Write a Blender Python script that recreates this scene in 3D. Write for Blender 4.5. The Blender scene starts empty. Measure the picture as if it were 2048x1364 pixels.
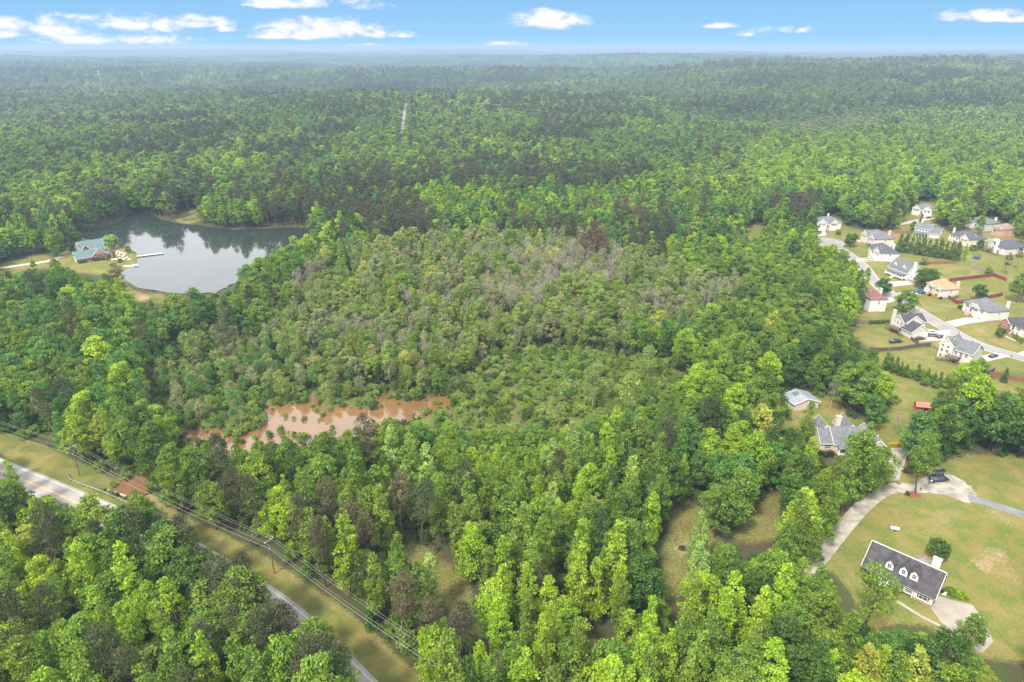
import bpy, bmesh, math, random
import numpy as np
from mathutils import Vector, Matrix

S = bpy.context.scene
COL = S.collection
R = math.radians

# ------------------------------------------------------------------ camera
CAM_H = 120.0
PITCH = R(23.4)
cam_data = bpy.data.cameras.new('camera')
cam = bpy.data.objects.new('camera', cam_data)
COL.objects.link(cam)
cam.location = (0, 0, CAM_H)
cam.rotation_euler = (R(90) - PITCH, 0, 0)
cam_data.sensor_width = 36.0
cam_data.lens = 1365.0 / 2048.0 * 36.0
cam_data.clip_start = 0.5
cam_data.clip_end = 120000
S.camera = cam

# ------------------------------------------------------------------ exposure
S.view_settings.view_transform = 'Standard'
S.view_settings.look = 'None'
S.view_settings.exposure = 1.33
S.view_settings.gamma = 1.0
S.view_settings.use_curve_mapping = False
S.cycles.max_bounces = 5
S.cycles.diffuse_bounces = 3
S.cycles.glossy_bounces = 2
S.cycles.transmission_bounces = 3
S.cycles.transparent_max_bounces = 4
S.cycles.volume_bounces = 1
S.cycles.use_denoising = True
S.cycles.denoiser = 'OPENIMAGEDENOISE'
S.cycles.use_adaptive_sampling = True
S.cycles.adaptive_threshold = 0.01

# ------------------------------------------------------------------ sun
SUN_EL, SUN_AZ = 52.0, 215.0          # azimuth clockwise from +y (view direction)
sd = bpy.data.lights.new('sun', 'SUN')
sd.energy = 3.1
sd.angle = R(8)
sd.color = (1.0, 0.94, 0.80)
sun = bpy.data.objects.new('sun', sd)
COL.objects.link(sun)
_d = Vector((math.sin(R(SUN_AZ)) * math.cos(R(SUN_EL)), math.cos(R(SUN_AZ)) * math.cos(R(SUN_EL)), math.sin(R(SUN_EL))))
sun.rotation_euler = _d.to_track_quat('Z', 'Y').to_euler()

# ------------------------------------------------------------------ node helpers
class NT:
    """short hand for building node trees"""
    def __init__(self, tree):
        self.t = tree
        self.n = tree.nodes
        self.l = tree.links
    def new(self, typ, **kw):
        n = self.n.new(typ)
        for k, v in kw.items():
            setattr(n, k, v)
        return n
    def put(self, sock, v):
        if v is None:
            return
        if isinstance(v, bpy.types.NodeSocket):
            self.l.new(v, sock)
        else:
            if sock.type == 'RGBA' and len(v) == 3:
                v = (*v, 1)
            sock.default_value = v
    def m(self, op, a, b=None, c=None, clamp=False):
        n = self.new('ShaderNodeMath', operation=op, use_clamp=clamp)
        for s, v in zip(n.inputs, (a, b, c)):
            self.put(s, v)
        return n.outputs[0]
    def mix(self, f, a, b, blend='MIX'):
        n = self.new('ShaderNodeMix', data_type='RGBA', blend_type=blend)
        self.put(n.inputs[0], f)
        self.put(n.inputs[6], a)
        self.put(n.inputs[7], b)
        return n.outputs[2]
    def noise(self, scale, detail=4, rough=0.55, vec=None, dist=0.0):
        n = self.new('ShaderNodeTexNoise')
        n.inputs['Scale'].default_value = scale
        n.inputs['Detail'].default_value = detail
        n.inputs['Roughness'].default_value = rough
        n.inputs['Distortion'].default_value = dist
        if vec is not None:
            self.l.new(vec, n.inputs['Vector'])
        return n.outputs['Fac']
    def ramp(self, f, stops):
        n = self.new('ShaderNodeValToRGB')
        cr = n.color_ramp
        while len(cr.elements) < len(stops):
            cr.elements.new(0.5)
        for e, (p, c) in zip(cr.elements, stops):
            e.position = p
            e.color = (*c, 1) if len(c) == 3 else c
        self.put(n.inputs[0], f)
        return n.outputs[0]
    def maprange(self, v, a, b, c=0.0, d=1.0, smooth=True):
        n = self.new('ShaderNodeMapRange')
        n.interpolation_type = 'SMOOTHSTEP' if smooth else 'LINEAR'
        for s, x in zip(n.inputs, (v, a, b, c, d)):
            self.put(s, x)
        return n.outputs[0]

# ------------------------------------------------------------------ pixel <-> place (photo pixels, 2048 x 1364)
FPX = 1365.0
CP, SP = math.cos(PITCH), math.sin(PITCH)
def px(x, y, z=0.0):
    """the place at height z that the photograph shows at pixel x, y"""
    u = (x - 1024) / FPX
    v = (682 - y) / FPX
    d = (u, CP + v * SP, -SP + v * CP)
    t = (z - CAM_H) / d[2]
    return Vector((d[0] * t, d[1] * t, z))
def proj(X, Y, Z):
    X = np.asarray(X, float); Y = np.asarray(Y, float); Z = np.asarray(Z, float) - CAM_H
    depth = Y * CP - Z * SP
    depth = np.where(depth < 1, 1, depth)
    up = Y * SP + Z * CP
    return 1024 + FPX * X / depth, 682 - FPX * up / depth
def inpoly(x, y, poly):
    x = np.asarray(x); y = np.asarray(y)
    r = np.zeros(x.shape, bool)
    P = np.array(poly, float)
    lo = P.min(0); hi = P.max(0)
    idx = np.nonzero((x >= lo[0]) & (x <= hi[0]) & (y >= lo[1]) & (y <= hi[1]))[0]
    if len(idx) == 0:
        return r
    xs = x[idx]; ys = y[idx]
    c = np.zeros(len(idx), bool)
    n = len(P)
    for i in range(n):
        x1, y1 = P[i]; x2, y2 = P[i - 1]
        if y1 == y2:
            continue
        c ^= ((y1 > ys) != (y2 > ys)) & (xs < (x2 - x1) * (ys - y1) / (y2 - y1) + x1)
    r[idx] = c
    return r
_rg = np.random.default_rng(7)
_NT = _rg.random((256, 256))
def vnoise(x, y):
    x = np.asarray(x, float); y = np.asarray(y, float)
    xi = np.floor(x).astype(int); yi = np.floor(y).astype(int)
    fx = x - xi; fy = y - yi
    fx = fx * fx * (3 - 2 * fx); fy = fy * fy * (3 - 2 * fy)
    g = lambda a, b: _NT[a & 255, b & 255]
    return (g(xi, yi) * (1 - fx) + g(xi + 1, yi) * fx) * (1 - fy) + (g(xi, yi + 1) * (1 - fx) + g(xi + 1, yi + 1) * fx) * fy
def fbm(x, y, o=4):
    s = 0; a = 1; t = 0
    for k in range(o):
        s = s + a * vnoise(x * 2 ** k + 17.3 * k, y * 2 ** k + 5.1 * k); t += a; a *= 0.5
    return s / t
def sstep(a, b, x):
    t = np.clip((x - a) / (b - a), 0, 1)
    return t * t * (3 - 2 * t)

# ------------------------------------------------------------------ sky
W = bpy.data.worlds.new('World')
S.world = W
W.use_nodes = True
W.node_tree.nodes.clear()
w = NT(W.node_tree)
sky = w.new('ShaderNodeTexSky', sky_type='NISHITA')
sky.sun_disc = False
sky.sun_elevation = R(SUN_EL)
sky.sun_rotation = R(SUN_AZ)
sky.air_density = 1.0
sky.dust_density = 1.2
tc = w.new('ShaderNodeTexCoord')
sep = w.new('ShaderNodeSeparateXYZ')
w.l.new(tc.outputs['Generated'], sep.inputs[0])
X_, Y_, Z_ = sep.outputs
EL = w.m('ARCSINE', Z_)
AZ = w.m('ARCTAN2', X_, Y_)
nish = w.mix(1.0, sky.outputs[0], (0.10, 0.10, 0.10), 'MULTIPLY')
clear = w.ramp(w.maprange(EL, 0.0, 0.13, smooth=False), [(0.0, (0.15, 0.28, 0.39)), (0.12, (0.135, 0.265, 0.39)), (0.40, (0.115, 0.235, 0.375)), (1.0, (0.095, 0.215, 0.37))])
base = w.mix(w.maprange(EL, 0.10, 0.3), clear, nish)
# a bright broken overcast higher up
cv = w.new('ShaderNodeCombineXYZ')
zc = w.m('ADD', w.m('MAXIMUM', Z_, 0.0), 0.12)
w.put(cv.inputs[0], w.m('DIVIDE', X_, zc)); w.put(cv.inputs[1], w.m('DIVIDE', Y_, zc))
nv = w.noise(0.9, 5, 0.55, cv.outputs[0], 0.3)
veil = w.m('MULTIPLY', w.maprange(EL, 0.12, 0.24), w.maprange(nv, 0.28, 0.52, 0.6, 1.0))
base = w.mix(veil, base, (1.0, 1.0, 0.99))
# separate fair weather clouds low over the horizon: azimuth and elevation (photo pixel size), half widths
def azel(x, y):
    u = (x - 1024) / FPX; v = (682 - y) / FPX
    d = Vector((u, CP + v * SP, -SP + v * CP)).normalized()
    return math.atan2(d.x, d.y), math.asin(d.z)
CLOUDS = [(640, 62, 115, 26, 1), (590, 72, 90, 12, 1), (760, 70, 60, 9, .8), (575, 8, 85, 14, 1), (1098, 44, 72, 23, 1.1), (1975, 34, 70, 13, 1), (2040, 38, 50, 9, 1), (110, 62, 60, 24, .75),
          (150, 82, 85, 13, .9), (270, 52, 75, 20, .85), (290, 82, 60, 13, .7), (395, 48, 60, 14, .9), (450, 58, 24, 8, .8), (10, 52, 50, 17, .8), (10, 70, 38, 10, .9), (735, 93, 45, 6, 1), (1020, 90, 52, 8, 1),
          (1180, 94, 60, 4, .8), (1250, 95, 70, 4, .7), (1440, 52, 30, 7, .8), (1490, 70, 22, 5, .5), (805, 72, 22, 6, .8), (380, 78, 20, 5, .5), (1560, 62, 40, 6, .3), (160, 38, 40, 8, .4), (690, 4, 40, 12, .5), (745, 14, 40, 8, .45)]
nc = w.new('ShaderNodeCombineXYZ')
w.put(nc.inputs[0], AZ); w.put(nc.inputs[1], w.m('MULTIPLY', EL, 2.2))
cn1 = w.noise(34, 6, 0.6, nc.outputs[0], 0.4)
cn2 = w.noise(95, 4, 0.6, nc.outputs[0])
dens = None
for cx, cy, hw, hh, st in CLOUDS:
    a0, e0 = azel(cx, cy)
    ex = w.m('DIVIDE', w.m('SUBTRACT', AZ, a0), hw / FPX)
    ey = w.m('DIVIDE', w.m('SUBTRACT', EL, e0), hh / FPX)
    # flat bottom: squeeze below the centre
    ey = w.m('MULTIPLY', ey, w.maprange(ey, -0.4, 0.1, 1.9, 1.0))
    r2 = w.m('ADD', w.m('MULTIPLY', ex, ex), w.m('MULTIPLY', ey, ey))
    v = w.m('MULTIPLY', w.m('SUBTRACT', 1.15, r2), st)
    dens = v if dens is None else w.m('MAXIMUM', dens, v)
nsum = w.m('ADD', w.m('MULTIPLY', w.m('SUBTRACT', cn1, 0.5), 3.4), w.m('MULTIPLY', w.m('SUBTRACT', cn2, 0.5), 1.2))
dn = w.m('ADD', dens, nsum)
cmask = w.m('POWER', w.maprange(dn, -0.25, 1.0), 1.25)
ccol = w.mix(w.maprange(dn, 0.1, 1.7), (0.29, 0.33, 0.41), (0.44, 0.44, 0.45))
base = w.mix(cmask, base, ccol)
# below the horizon the same pale air
base = w.mix(w.maprange(EL, -0.02, 0.0), (0.24, 0.31, 0.37), base)
bg = w.new('ShaderNodeBackground')
w.l.new(base, bg.inputs['Color'])
wo = w.new('ShaderNodeOutputWorld')
w.l.new(bg.outputs[0], wo.inputs[0])

# ------------------------------------------------------------------ tagging
def tag(o, label=None, cat=None, group=None, kind=None):
    if label: o['label'] = label
    if cat: o['category'] = cat
    if group: o['group'] = group
    if kind: o['kind'] = kind
    return o
def link(name, me, parent=None, mats=()):
    o = bpy.data.objects.new(name, me)
    COL.objects.link(o)
    for m_ in mats:
        me.materials.append(m_)
    if parent is not None:
        o.parent = parent
    return o
def empty(name, loc=(0, 0, 0), rz=0.0):
    o = bpy.data.objects.new(name, None)
    o.empty_display_size = 0.5
    COL.objects.link(o)
    o.location = loc
    o.rotation_euler = (0, 0, rz)
    return o
def copy_tree(o, parent=None):
    c = o.copy()
    COL.objects.link(c)
    if parent is not None:
        c.parent = parent
    for ch in list(o.children):
        copy_tree(ch, c)
    return c
def mesh_np(name, V, Fq, mats=(), smooth=False):
    """V (n,3), Fq (m,k) one face size"""
    me = bpy.data.meshes.new(name)
    V = np.ascontiguousarray(V, np.float32); Fq = np.ascontiguousarray(Fq, np.int32)
    m_, k = Fq.shape
    me.vertices.add(len(V)); me.vertices.foreach_set('co', V.ravel())
    me.loops.add(m_ * k); me.loops.foreach_set('vertex_index', Fq.ravel())
    me.polygons.add(m_)
    me.polygons.foreach_set('loop_start', np.arange(0, m_ * k, k, dtype=np.int32))
    if smooth:
        me.polygons.foreach_set('use_smooth', np.ones(m_, bool))
    me.update(calc_edges=True)
    for x in mats:
        me.materials.append(x)
    return me
# ================================================================== materials (plain)
MATS = {}
def principled(name, col, rough=0.7, spec=0.3, metal=0.0, var=0.0, scale=3.0, bump=0.0):
    """a principled material whose colour wanders a little with the object's own position"""
    if name in MATS:
        return MATS[name]
    m_ = bpy.data.materials.new(name)
    m_.use_nodes = True
    n = NT(m_.node_tree)
    b = m_.node_tree.nodes['Principled BSDF']
    b.inputs['Roughness'].default_value = rough
    b.inputs['Specular IOR Level'].default_value = spec
    b.inputs['Metallic'].default_value = metal
    if var > 0:
        tcx = n.new('ShaderNodeTexCoord').outputs['Object']
        f = n.noise(scale, 5, 0.6, tcx)
        lo = tuple(c * (1 - var) for c in col); hi = tuple(min(1, c * (1 + var)) for c in col)
        n.put(b.inputs['Base Color'], n.mix(n.maprange(f, 0.3, 0.7), lo, hi))
        if bump:
            bp = n.new('ShaderNodeBump'); bp.inputs['Strength'].default_value = bump
            n.l.new(f, bp.inputs['Height']); n.l.new(bp.outputs[0], b.inputs['Normal'])
    else:
        b.inputs['Base Color'].default_value = (*col, 1)
    MATS[name] = m_
    return m_

# ================================================================== outlines measured from the photograph (pixels)
LAKE = [(72, 486), (91, 483), (135, 473), (189, 459), (243, 441), (256, 427), (300, 424), (317, 437), (354, 446), (405, 451), (466, 459), (523, 457), (573, 454), (617, 455), (640, 460), (607, 474), (557, 495), (530, 515), (480, 560), (430, 585), (368, 586), (320, 583), (280, 576), (256, 565), (244, 552), (243, 546), (250, 539), (262, 531), (272, 524), (277, 512), (268, 500), (240, 493), (200, 490), (190, 478), (150, 474), (110, 484)]
_z = lambda L: [(340 + x * .293, 720 + y * .293) for x, y in L]
POND = _z([(90, 450), (300, 462), (430, 455), (560, 440), (650, 370), (620, 290), (760, 305), (900, 285), (1020, 235), (1035, 320), (1200, 315), (1390, 315), (1400, 222), (1550, 262), (1650, 288), (1740, 258), (1860, 248), (1955, 285), (1890, 320), (1790, 350), (1640, 410), (1600, 500), (1450, 520), (1200, 580), (1000, 590), (700, 610), (480, 650), (250, 660), (80, 620)])
_z5 = lambda L: [(x * .2933, 780 + y * .2933) for x, y in L]
POND_SEEN = _z([(90, 450), (300, 462), (400, 480), (440, 490), (600, 480), (650, 370), (620, 290), (760, 305), (900, 285), (1020, 235), (1035, 320), (1200, 315), (1390, 315), (1400, 222), (1550, 262), (1650, 288), (1740, 258), (1860, 248), (1955, 285), (1890, 320), (1790, 350), (1640, 410), (1600, 470), (1450, 465), (1200, 525), (1000, 512), (700, 515), (480, 575), (250, 575), (90, 565)])
CREEK = _z5([(748, 692), (790, 650), (850, 605), (940, 560), (1010, 585), (1030, 640), (1005, 705), (890, 745)])
SUB = [(1690, 452), (1740, 464), (1790, 462), (1796, 440), (1797, 426), (1828, 420), (1830, 402), (1876, 404), (1882, 430), (1870, 446), (1890, 460), (1912, 462), (1940, 440), (1985, 436), (2022, 446), (2026, 478), (2130, 478), (2130, 748), (2048, 746), (1985, 745), (1960, 735), (1930, 745), (1900, 742), (1850, 727), (1790, 716), (1745, 701), (1694, 665), (1690, 645), (1718, 630), (1720, 600), (1728, 575), (1745, 560), (1735, 550), (1712, 530), (1712, 515), (1690, 505), (1668, 492), (1650, 500), (1622, 480), (1622, 465), (1632, 445), (1640, 434), (1682, 436)]
FIELD = [(1480, 480), (1485, 455), (1505, 449), (1537, 454), (1532, 480)]
F2 = [(1985, 757), (2130, 757), (2130, 806), (2000, 797), (1965, 778)]
YARD17 = [(1765, 742), (1790, 745), (1880, 772), (1878, 800), (1868, 806), (1850, 817), (1836, 828), (1830, 850), (1806, 890), (1765, 892), (1750, 862), (1776, 822), (1790, 790)]
SHEDY = [(1548, 800), (1560, 790), (1585, 782), (1640, 790), (1680, 800), (1700, 835), (1755, 848), (1775, 895), (1762, 912), (1700, 905), (1650, 912), (1622, 905), (1612, 862), (1585, 850), (1560, 870), (1545, 850)]
LOT18 = [(1765, 888), (1815, 888), (1808, 952), (1862, 936), (1900, 918), (1960, 905), (2048, 915), (2130, 930), (2130, 1330), (1986, 1320), (1940, 1302), (1900, 1274), (1850, 1252), (1800, 1246), (1735, 1264), (1700, 1180), (1660, 1140), (1618, 1137), (1640, 1105), (1660, 1060), (1700, 1020), (1720, 995), (1768, 962), (1775, 940)]
FIRE = [(1325, 1050), (1360, 1005), (1405, 985), (1440, 1005), (1425, 1060), (1455, 1085), (1400, 1120), (1375, 1195), (1325, 1200), (1318, 1110)]
FIREB = [(1455, 1088), (1490, 1035), (1525, 992), (1575, 970), (1565, 1080), (1510, 1100)]
MEADOW = [(790, 1090), (835, 1082), (885, 1105), (940, 1155), (952, 1215), (915, 1250), (875, 1205), (858, 1155), (825, 1138), (795, 1115)]
GLADE = [(1140, 1262), (1190, 1272), (1235, 1298), (1200, 1318), (1165, 1302)]
VERGE = [(-60, 850), (0, 868), (60, 880), (130, 910), (200, 945), (235, 962), (270, 950), (300, 985), (380, 1040), (470, 1078), (540, 1116), (633, 1178), (721, 1240), (809, 1322), (885, 1385), (860, 1440), (655, 1292), (580, 1218), (500, 1158), (440, 1105), (352, 1078), (330, 1078), (268, 1052), (215, 1022), (150, 992), (95, 998), (85, 962), (40, 938), (0, 903), (-60, 880)]
LAKEY = [(125, 525), (120, 512), (150, 480), (190, 464), (220, 476), (270, 488), (280, 515), (262, 545), (250, 560), (260, 578), (290, 588), (330, 586), (335, 600), (295, 606), (262, 600), (240, 566), (232, 552), (150, 545), (140, 535), (60, 538), (30, 548), (-20, 552), (-20, 535), (30, 518), (90, 508)]
COVE = [(345, 441), (372, 421), (405, 420), (406, 440), (378, 449)]
HEDGE = [(1752, 702), (1790, 716), (1850, 727), (1900, 742), (1918, 768), (1905, 785), (1880, 780), (1790, 750), (1762, 745)]
FARH = [[(1036, 297), (1066, 297), (1066, 310), (1036, 310)], [(1160, 258), (1182, 258), (1182, 270), (1160, 270)], [(1282, 194), (1310, 194), (1310, 206), (1282, 206)]]
GAP = [(791, 294), (793, 266), (803, 200), (822, 200), (821, 240), (808, 282)]
MARSH = [(872, 792), (930, 745), (990, 700), (1100, 688), (1200, 700), (1330, 722), (1385, 765), (1330, 812), (1240, 850), (1130, 872), (1000, 884), (830, 882), (860, 830), (905, 808)]
REEDS = [(280, 760), (330, 700), (440, 660), (540, 690), (640, 760), (760, 780), (905, 800), (830, 862), (600, 880), (380, 880), (300, 870)]
SWAMP = [(640, 505), (760, 475), (1000, 452), (1150, 470), (1290, 500), (1480, 560), (1475, 620), (1400, 650), (1250, 660), (1120, 690), (1000, 705), (900, 790), (560, 795), (400, 800), (290, 790), (380, 700), (520, 640), (560, 560)]
CLEARS = [LAKE, POND_SEEN, CREEK, SUB, FIELD, F2, YARD17, SHEDY, LOT18, FIRE, FIREB, MEADOW, GLADE, VERGE, LAKEY, COVE, GAP, HEDGE] + FARH

def smooth_line(pts, step=2.0):
    """Catmull-Rom through world points, resampled"""
    P = [Vector(p) for p in pts]
    P = [2 * P[0] - P[1]] + P + [2 * P[-1] - P[-2]]
    out = []
    for i in range(1, len(P) - 2):
        a, b, c, d = P[i - 1:i + 3]
        n = max(2, int((c - b).length / step))
        for k in range(n):
            t = k / n
            out.append(0.5 * ((2 * b) + (c - a) * t + (2 * a - 5 * b + 4 * c - d) * t * t + (3 * b - a - 3 * c + d) * t ** 3))
    out.append(P[-2])
    return out
def side(pts, i):
    a = pts[max(0, i - 1)]; b = pts[min(len(pts) - 1, i + 1)]
    d = (b - a); d.z = 0; d.normalize()
    return Vector((d.y, -d.x, 0))           # to the right of the way
_w = lambda L, z=0.0: [px(x, y, z) for x, y in L]
# the county road: its right hand white line as measured, the middle 3.3 m to its left
_edge = smooth_line([px(-330, 812), px(-140, 868)] + _w([(73, 950), (200, 1003), (352, 1069), (430, 1110), (498, 1153), (527, 1170), (589, 1214), (655, 1274), (760, 1380), (860, 1490)]))
ROADC = [p + side(_edge, i) * 3.35 for i, p in enumerate(_edge)]
# find which side the carriageway lies on: nearer the camera
if (ROADC[len(ROADC) // 2]).y > _edge[len(_edge) // 2].y:
    ROADC = [p - side(_edge, i) * 3.35 for i, p in enumerate(_edge)]
LANE = smooth_line(_w([(1640, 478), (1662, 488), (1690, 505), (1722, 530), (1745, 558), (1782, 590), (1840, 625), (1890, 655), (1950, 687), (2010, 706), (2120, 735)]))
GRAVEL = smooth_line(_w([(1600, 1150), (1636, 1118), (1665, 1083), (1693, 1049), (1729, 1010), (1767, 983), (1814, 972), (1873, 978), (1934, 995)]))

def terrain(x, y):
    r = np.hypot(x, y)
    h = (fbm(x / 900 + 3.2, y / 900 + 1.7, 4) - 0.5) * 2
    h2 = (fbm(x / 3500 + 9.1, y / 2400 + 4.4, 3) - 0.5) * 2
    z = h * 38 * sstep(560, 1500, r) + h2 * 105 * sstep(1600, 6000, r)
    z = z + 26 * sstep(600, 1500, y) * sstep(300, 900, x) * (1 - sstep(2500, 5000, r))
    return z

# ================================================================== ground
ang = np.concatenate([np.linspace(-82, -49, 24), np.linspace(-48, 48, 481), np.linspace(49, 82, 24)])
rad = np.concatenate([np.linspace(8, 58, 20), 60 * np.exp(np.linspace(0, math.log(45000 / 60), 640))])
A_, R_ = np.meshgrid(np.radians(ang), rad)
gx = (np.sin(A_) * R_).ravel(); gy = (np.cos(A_) * R_).ravel()
gz = terrain(gx, gy)
for wet in (LAKE, POND, CREEK):
    u, v = proj(gx, gy, 0 * gx)
    hit = inpoly(u, v, wet)
    gz = np.where(hit, -0.9, gz)
nr, na = len(rad), len(ang)
ii = np.arange(nr * na).reshape(nr, na)
Fq = np.stack([ii[:-1, :-1], ii[:-1, 1:], ii[1:, 1:], ii[1:, :-1]], -1).reshape(-1, 4)[:, ::-1]
gu, gv = proj(gx, gy, gz)
cover = np.zeros((len(gx), 4), np.float32); cover[:, 3] = 1
for P in (SUB, HEDGE, FIELD, F2, YARD17, SHEDY, LOT18, VERGE, LAKEY, COVE):
    cover[inpoly(gu, gv, P), 0] = 1.0
for P in (FIRE, FIREB, MEADOW, GLADE):
    hit = inpoly(gu, gv, P); cover[hit, 0] = 0.62; cover[hit, 1] = 0.30
for P in (MARSH, REEDS):
    cover[inpoly(gu, gv, P), 2] = 1.0
cover[inpoly(gu, gv, VERGE), 2] = 0.42
def dirt(poly, v):
    h = inpoly(gu, gv, poly); cover[h, 1] = np.maximum(cover[h, 1], v)
# worn, scraped and muddy places
dirt([(1940, 1008), (2000, 1020), (2060, 1045), (2060, 1065), (2010, 1048), (1960, 1024)], .62)
dirt([(1850, 1020), (1900, 1018), (1905, 1060), (1870, 1050)], .5)
dirt([(1930, 1085), (2010, 1100), (2048, 1150), (2048, 1180), (1990, 1170), (1940, 1120)], .58)
dirt([(1935, 655), (1975, 650), (1980, 662), (1950, 672)], .7)
dirt([(265, 590), (300, 588), (302, 600), (275, 604)], .9)
dirt([(205, 950), (265, 975), (300, 985), (375, 1035), (470, 1085), (450, 1092), (370, 1048), (280, 1000), (200, 965)], .6)
dirt([(70, 918), (120, 928), (200, 962), (190, 970), (110, 940)], .5)
dirt([(470, 1082), (540, 1120), (633, 1182), (721, 1244), (809, 1326), (885, 1390), (866, 1390), (796, 1333), (709, 1254), (621, 1189), (534, 1131), (460, 1092)], .72)
dirt([(1890, 905), (1960, 905), (2048, 920), (2048, 930), (1960, 920), (1900, 918)], .5)
dirt([(1345, 1094), (1358, 1088), (1384, 1088), (1386, 1102), (1350, 1104)], .9)
dirt([(1400, 990), (1475, 1062), (1540, 1000), (1560, 985), (1520, 960), (1440, 960)], .3)
c3 = cover[:, :3].reshape(nr, na, 3)
for _ in range(3):          # ragged, gradual edges between grass, litter and bare soil
    q = c3.copy()
    q[1:-1] = (c3[:-2] + 2 * c3[1:-1] + c3[2:]) / 4
    c3 = q.copy()
    c3[:, 1:-1] = (q[:, :-2] + 2 * q[:, 1:-1] + q[:, 2:]) / 4
cover[:, :3] = c3.reshape(-1, 3)
gm = mesh_np('ground', np.stack([gx, gy, gz], -1), Fq, smooth=True)
ca = gm.color_attributes.new('cover', 'FLOAT_COLOR', 'POINT')
ca.data.foreach_set('color', cover.ravel())
# meadow grass, leaf litter, moss and bare clay: what grows where
m_ = bpy.data.materials.new('ground_cover'); m_.use_nodes = True
n = NT(m_.node_tree); b = m_.node_tree.nodes['Principled BSDF']
b.inputs['Roughness'].default_value = 0.95; b.inputs['Specular IOR Level'].default_value = 0.1
pos = n.new('ShaderNodeNewGeometry').outputs['Position']
at = n.new('ShaderNodeAttribute', attribute_name='cover', attribute_type='GEOMETRY')
sp = n.new('ShaderNodeSeparateColor'); n.l.new(at.outputs['Color'], sp.inputs[0])
nb = n.noise(0.035, 5, 0.6, pos); nm = n.noise(0.16, 5, 0.62, pos, 0.5); nf = n.noise(1.4, 5, 0.7, pos); nff = n.noise(6.0, 3, 0.7, pos)
litter = n.mix(n.maprange(nm, 0.35, 0.65), (0.062, 0.045, 0.026), (0.045, 0.062, 0.02))
lawn = n.mix(n.maprange(nb, 0.38, 0.62), (0.126, 0.118, 0.028), (0.176, 0.138, 0.05))
lawn = n.mix(n.m('MULTIPLY', n.maprange(nm, 0.40, 0.62), 0.85), lawn, (0.072, 0.112, 0.018))
lawn = n.mix(n.m('MULTIPLY', n.maprange(nf, 0.48, 0.7), 0.75), lawn, (0.20, 0.165, 0.075))
lawn = n.mix(n.m('MULTIPLY', n.maprange(nff, 0.5, 0.72), 0.5), lawn, (0.06, 0.075, 0.02))
wv = n.new('ShaderNodeTexWave'); wv.inputs['Scale'].default_value = 0.22; wv.inputs['Distortion'].default_value = 2.5; wv.inputs['Detail'].default_value = 2; wv.inputs['Detail Scale'].default_value = 0.4
n.l.new(pos, wv.inputs['Vector'])
lawn = n.mix(n.m('MULTIPLY', wv.outputs['Fac'], n.maprange(nb, 0.45, 0.6, 0.0, 0.28)), lawn, (0.16, 0.17, 0.045))
moss = n.mix(n.maprange(nm, 0.4, 0.6), (0.085, 0.12, 0.022), (0.095, 0.08, 0.036))
clay = n.mix(n.maprange(nf, 0.3, 0.7), (0.205, 0.13, 0.075), (0.31, 0.225, 0.145))
wob = n.m('ADD', n.m('MULTIPLY', n.m('SUBTRACT', nf, 0.5), 1.1), n.m('MULTIPLY', n.m('SUBTRACT', nm, 0.5), 0.8))
wob2 = n.m('MULTIPLY', n.m('SUBTRACT', nm, 0.5), 1.5)
col = n.mix(n.maprange(n.m('ADD', sp.outputs[0], wob), 0.3, 0.7), litter, lawn)
col = n.mix(n.maprange(n.m('ADD', sp.outputs[2], wob), 0.3, 0.7), col, moss)
dm = n.m('MULTIPLY', sp.outputs[1], n.m('ADD', 1.0, n.m('MULTIPLY', wob2, 1.6)))
col = n.mix(n.m('MULTIPLY', n.maprange(n.m('ADD', dm, n.m('MULTIPLY', wob, 0.8)), 0.25, 0.95), n.m('MINIMUM', n.m('MULTIPLY', sp.outputs[1], 3.0), 1.0)), col, clay)
n.put(b.inputs['Base Color'], col)
bp = n.new('ShaderNodeBump'); bp.inputs['Strength'].default_value = 0.5; bp.inputs['Distance'].default_value = 0.3
n.l.new(nf, bp.inputs['Height']); n.l.new(bp.outputs[0], b.inputs['Normal'])
MATS['ground_cover'] = m_
ground = tag(link('ground', gm, None, [m_]), kind='structure')

# ================================================================== flat sheets: water, roads, drives
def sheet(name, pts, z, mat, kind='structure', rag=0.0, seed=1, step=1.2):
    """a flat outlined sheet, its outline optionally ragged"""
    rnd = random.Random(seed)
    P = [Vector((p[0], p[1], 0)) for p in pts]
    out = []
    for i, p in enumerate(P):
        q = P[(i + 1) % len(P)]
        k = max(1, int((q - p).length / step)) if rag > 0 else 1
        for j in range(k):
            c = p.lerp(q, j / k)
            if rag > 0:
                c = c + Vector((rnd.uniform(-rag, rag), rnd.uniform(-rag, rag), 0))
            out.append(c)
    bm = bmesh.new()
    vs = [bm.verts.new((c.x, c.y, z)) for c in out]
    f = bm.faces.new(vs)
    bmesh.ops.triangulate(bm, faces=[f], ngon_method='EAR_CLIP')
    for f in bm.faces:
        if f.normal.z < 0:
            f.normal_flip()
    me = bpy.data.meshes.new(name); bm.to_mesh(me); bm.free()
    return tag(link(name, me, None, [mat]), kind=kind)
def strip(name, line, w0, w1, z, mat, dash=None, parent=None):
    """a ribbon between offsets w0 and w1 to the right of a line"""
    V = []; Fc = []
    for i, p in enumerate(line):
        s_ = side(line, i)
        V += [p + s_ * w0, p + s_ * w1]
    V = np.array([(v.x, v.y, z) for v in V])
    k = np.arange(len(line) - 1)
    if dash:
        k = k[(k // dash) % 2 == 0]
    F_ = np.stack([2 * k, 2 * k + 1, 2 * k + 3, 2 * k + 2], -1)
    me = mesh_np(name, V, F_, [mat])
    if me.polygons[0].normal.z < 0:
        me.flip_normals()
    o = link(name, me, parent)
    if parent is None:
        tag(o, kind='structure')
    return o

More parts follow.
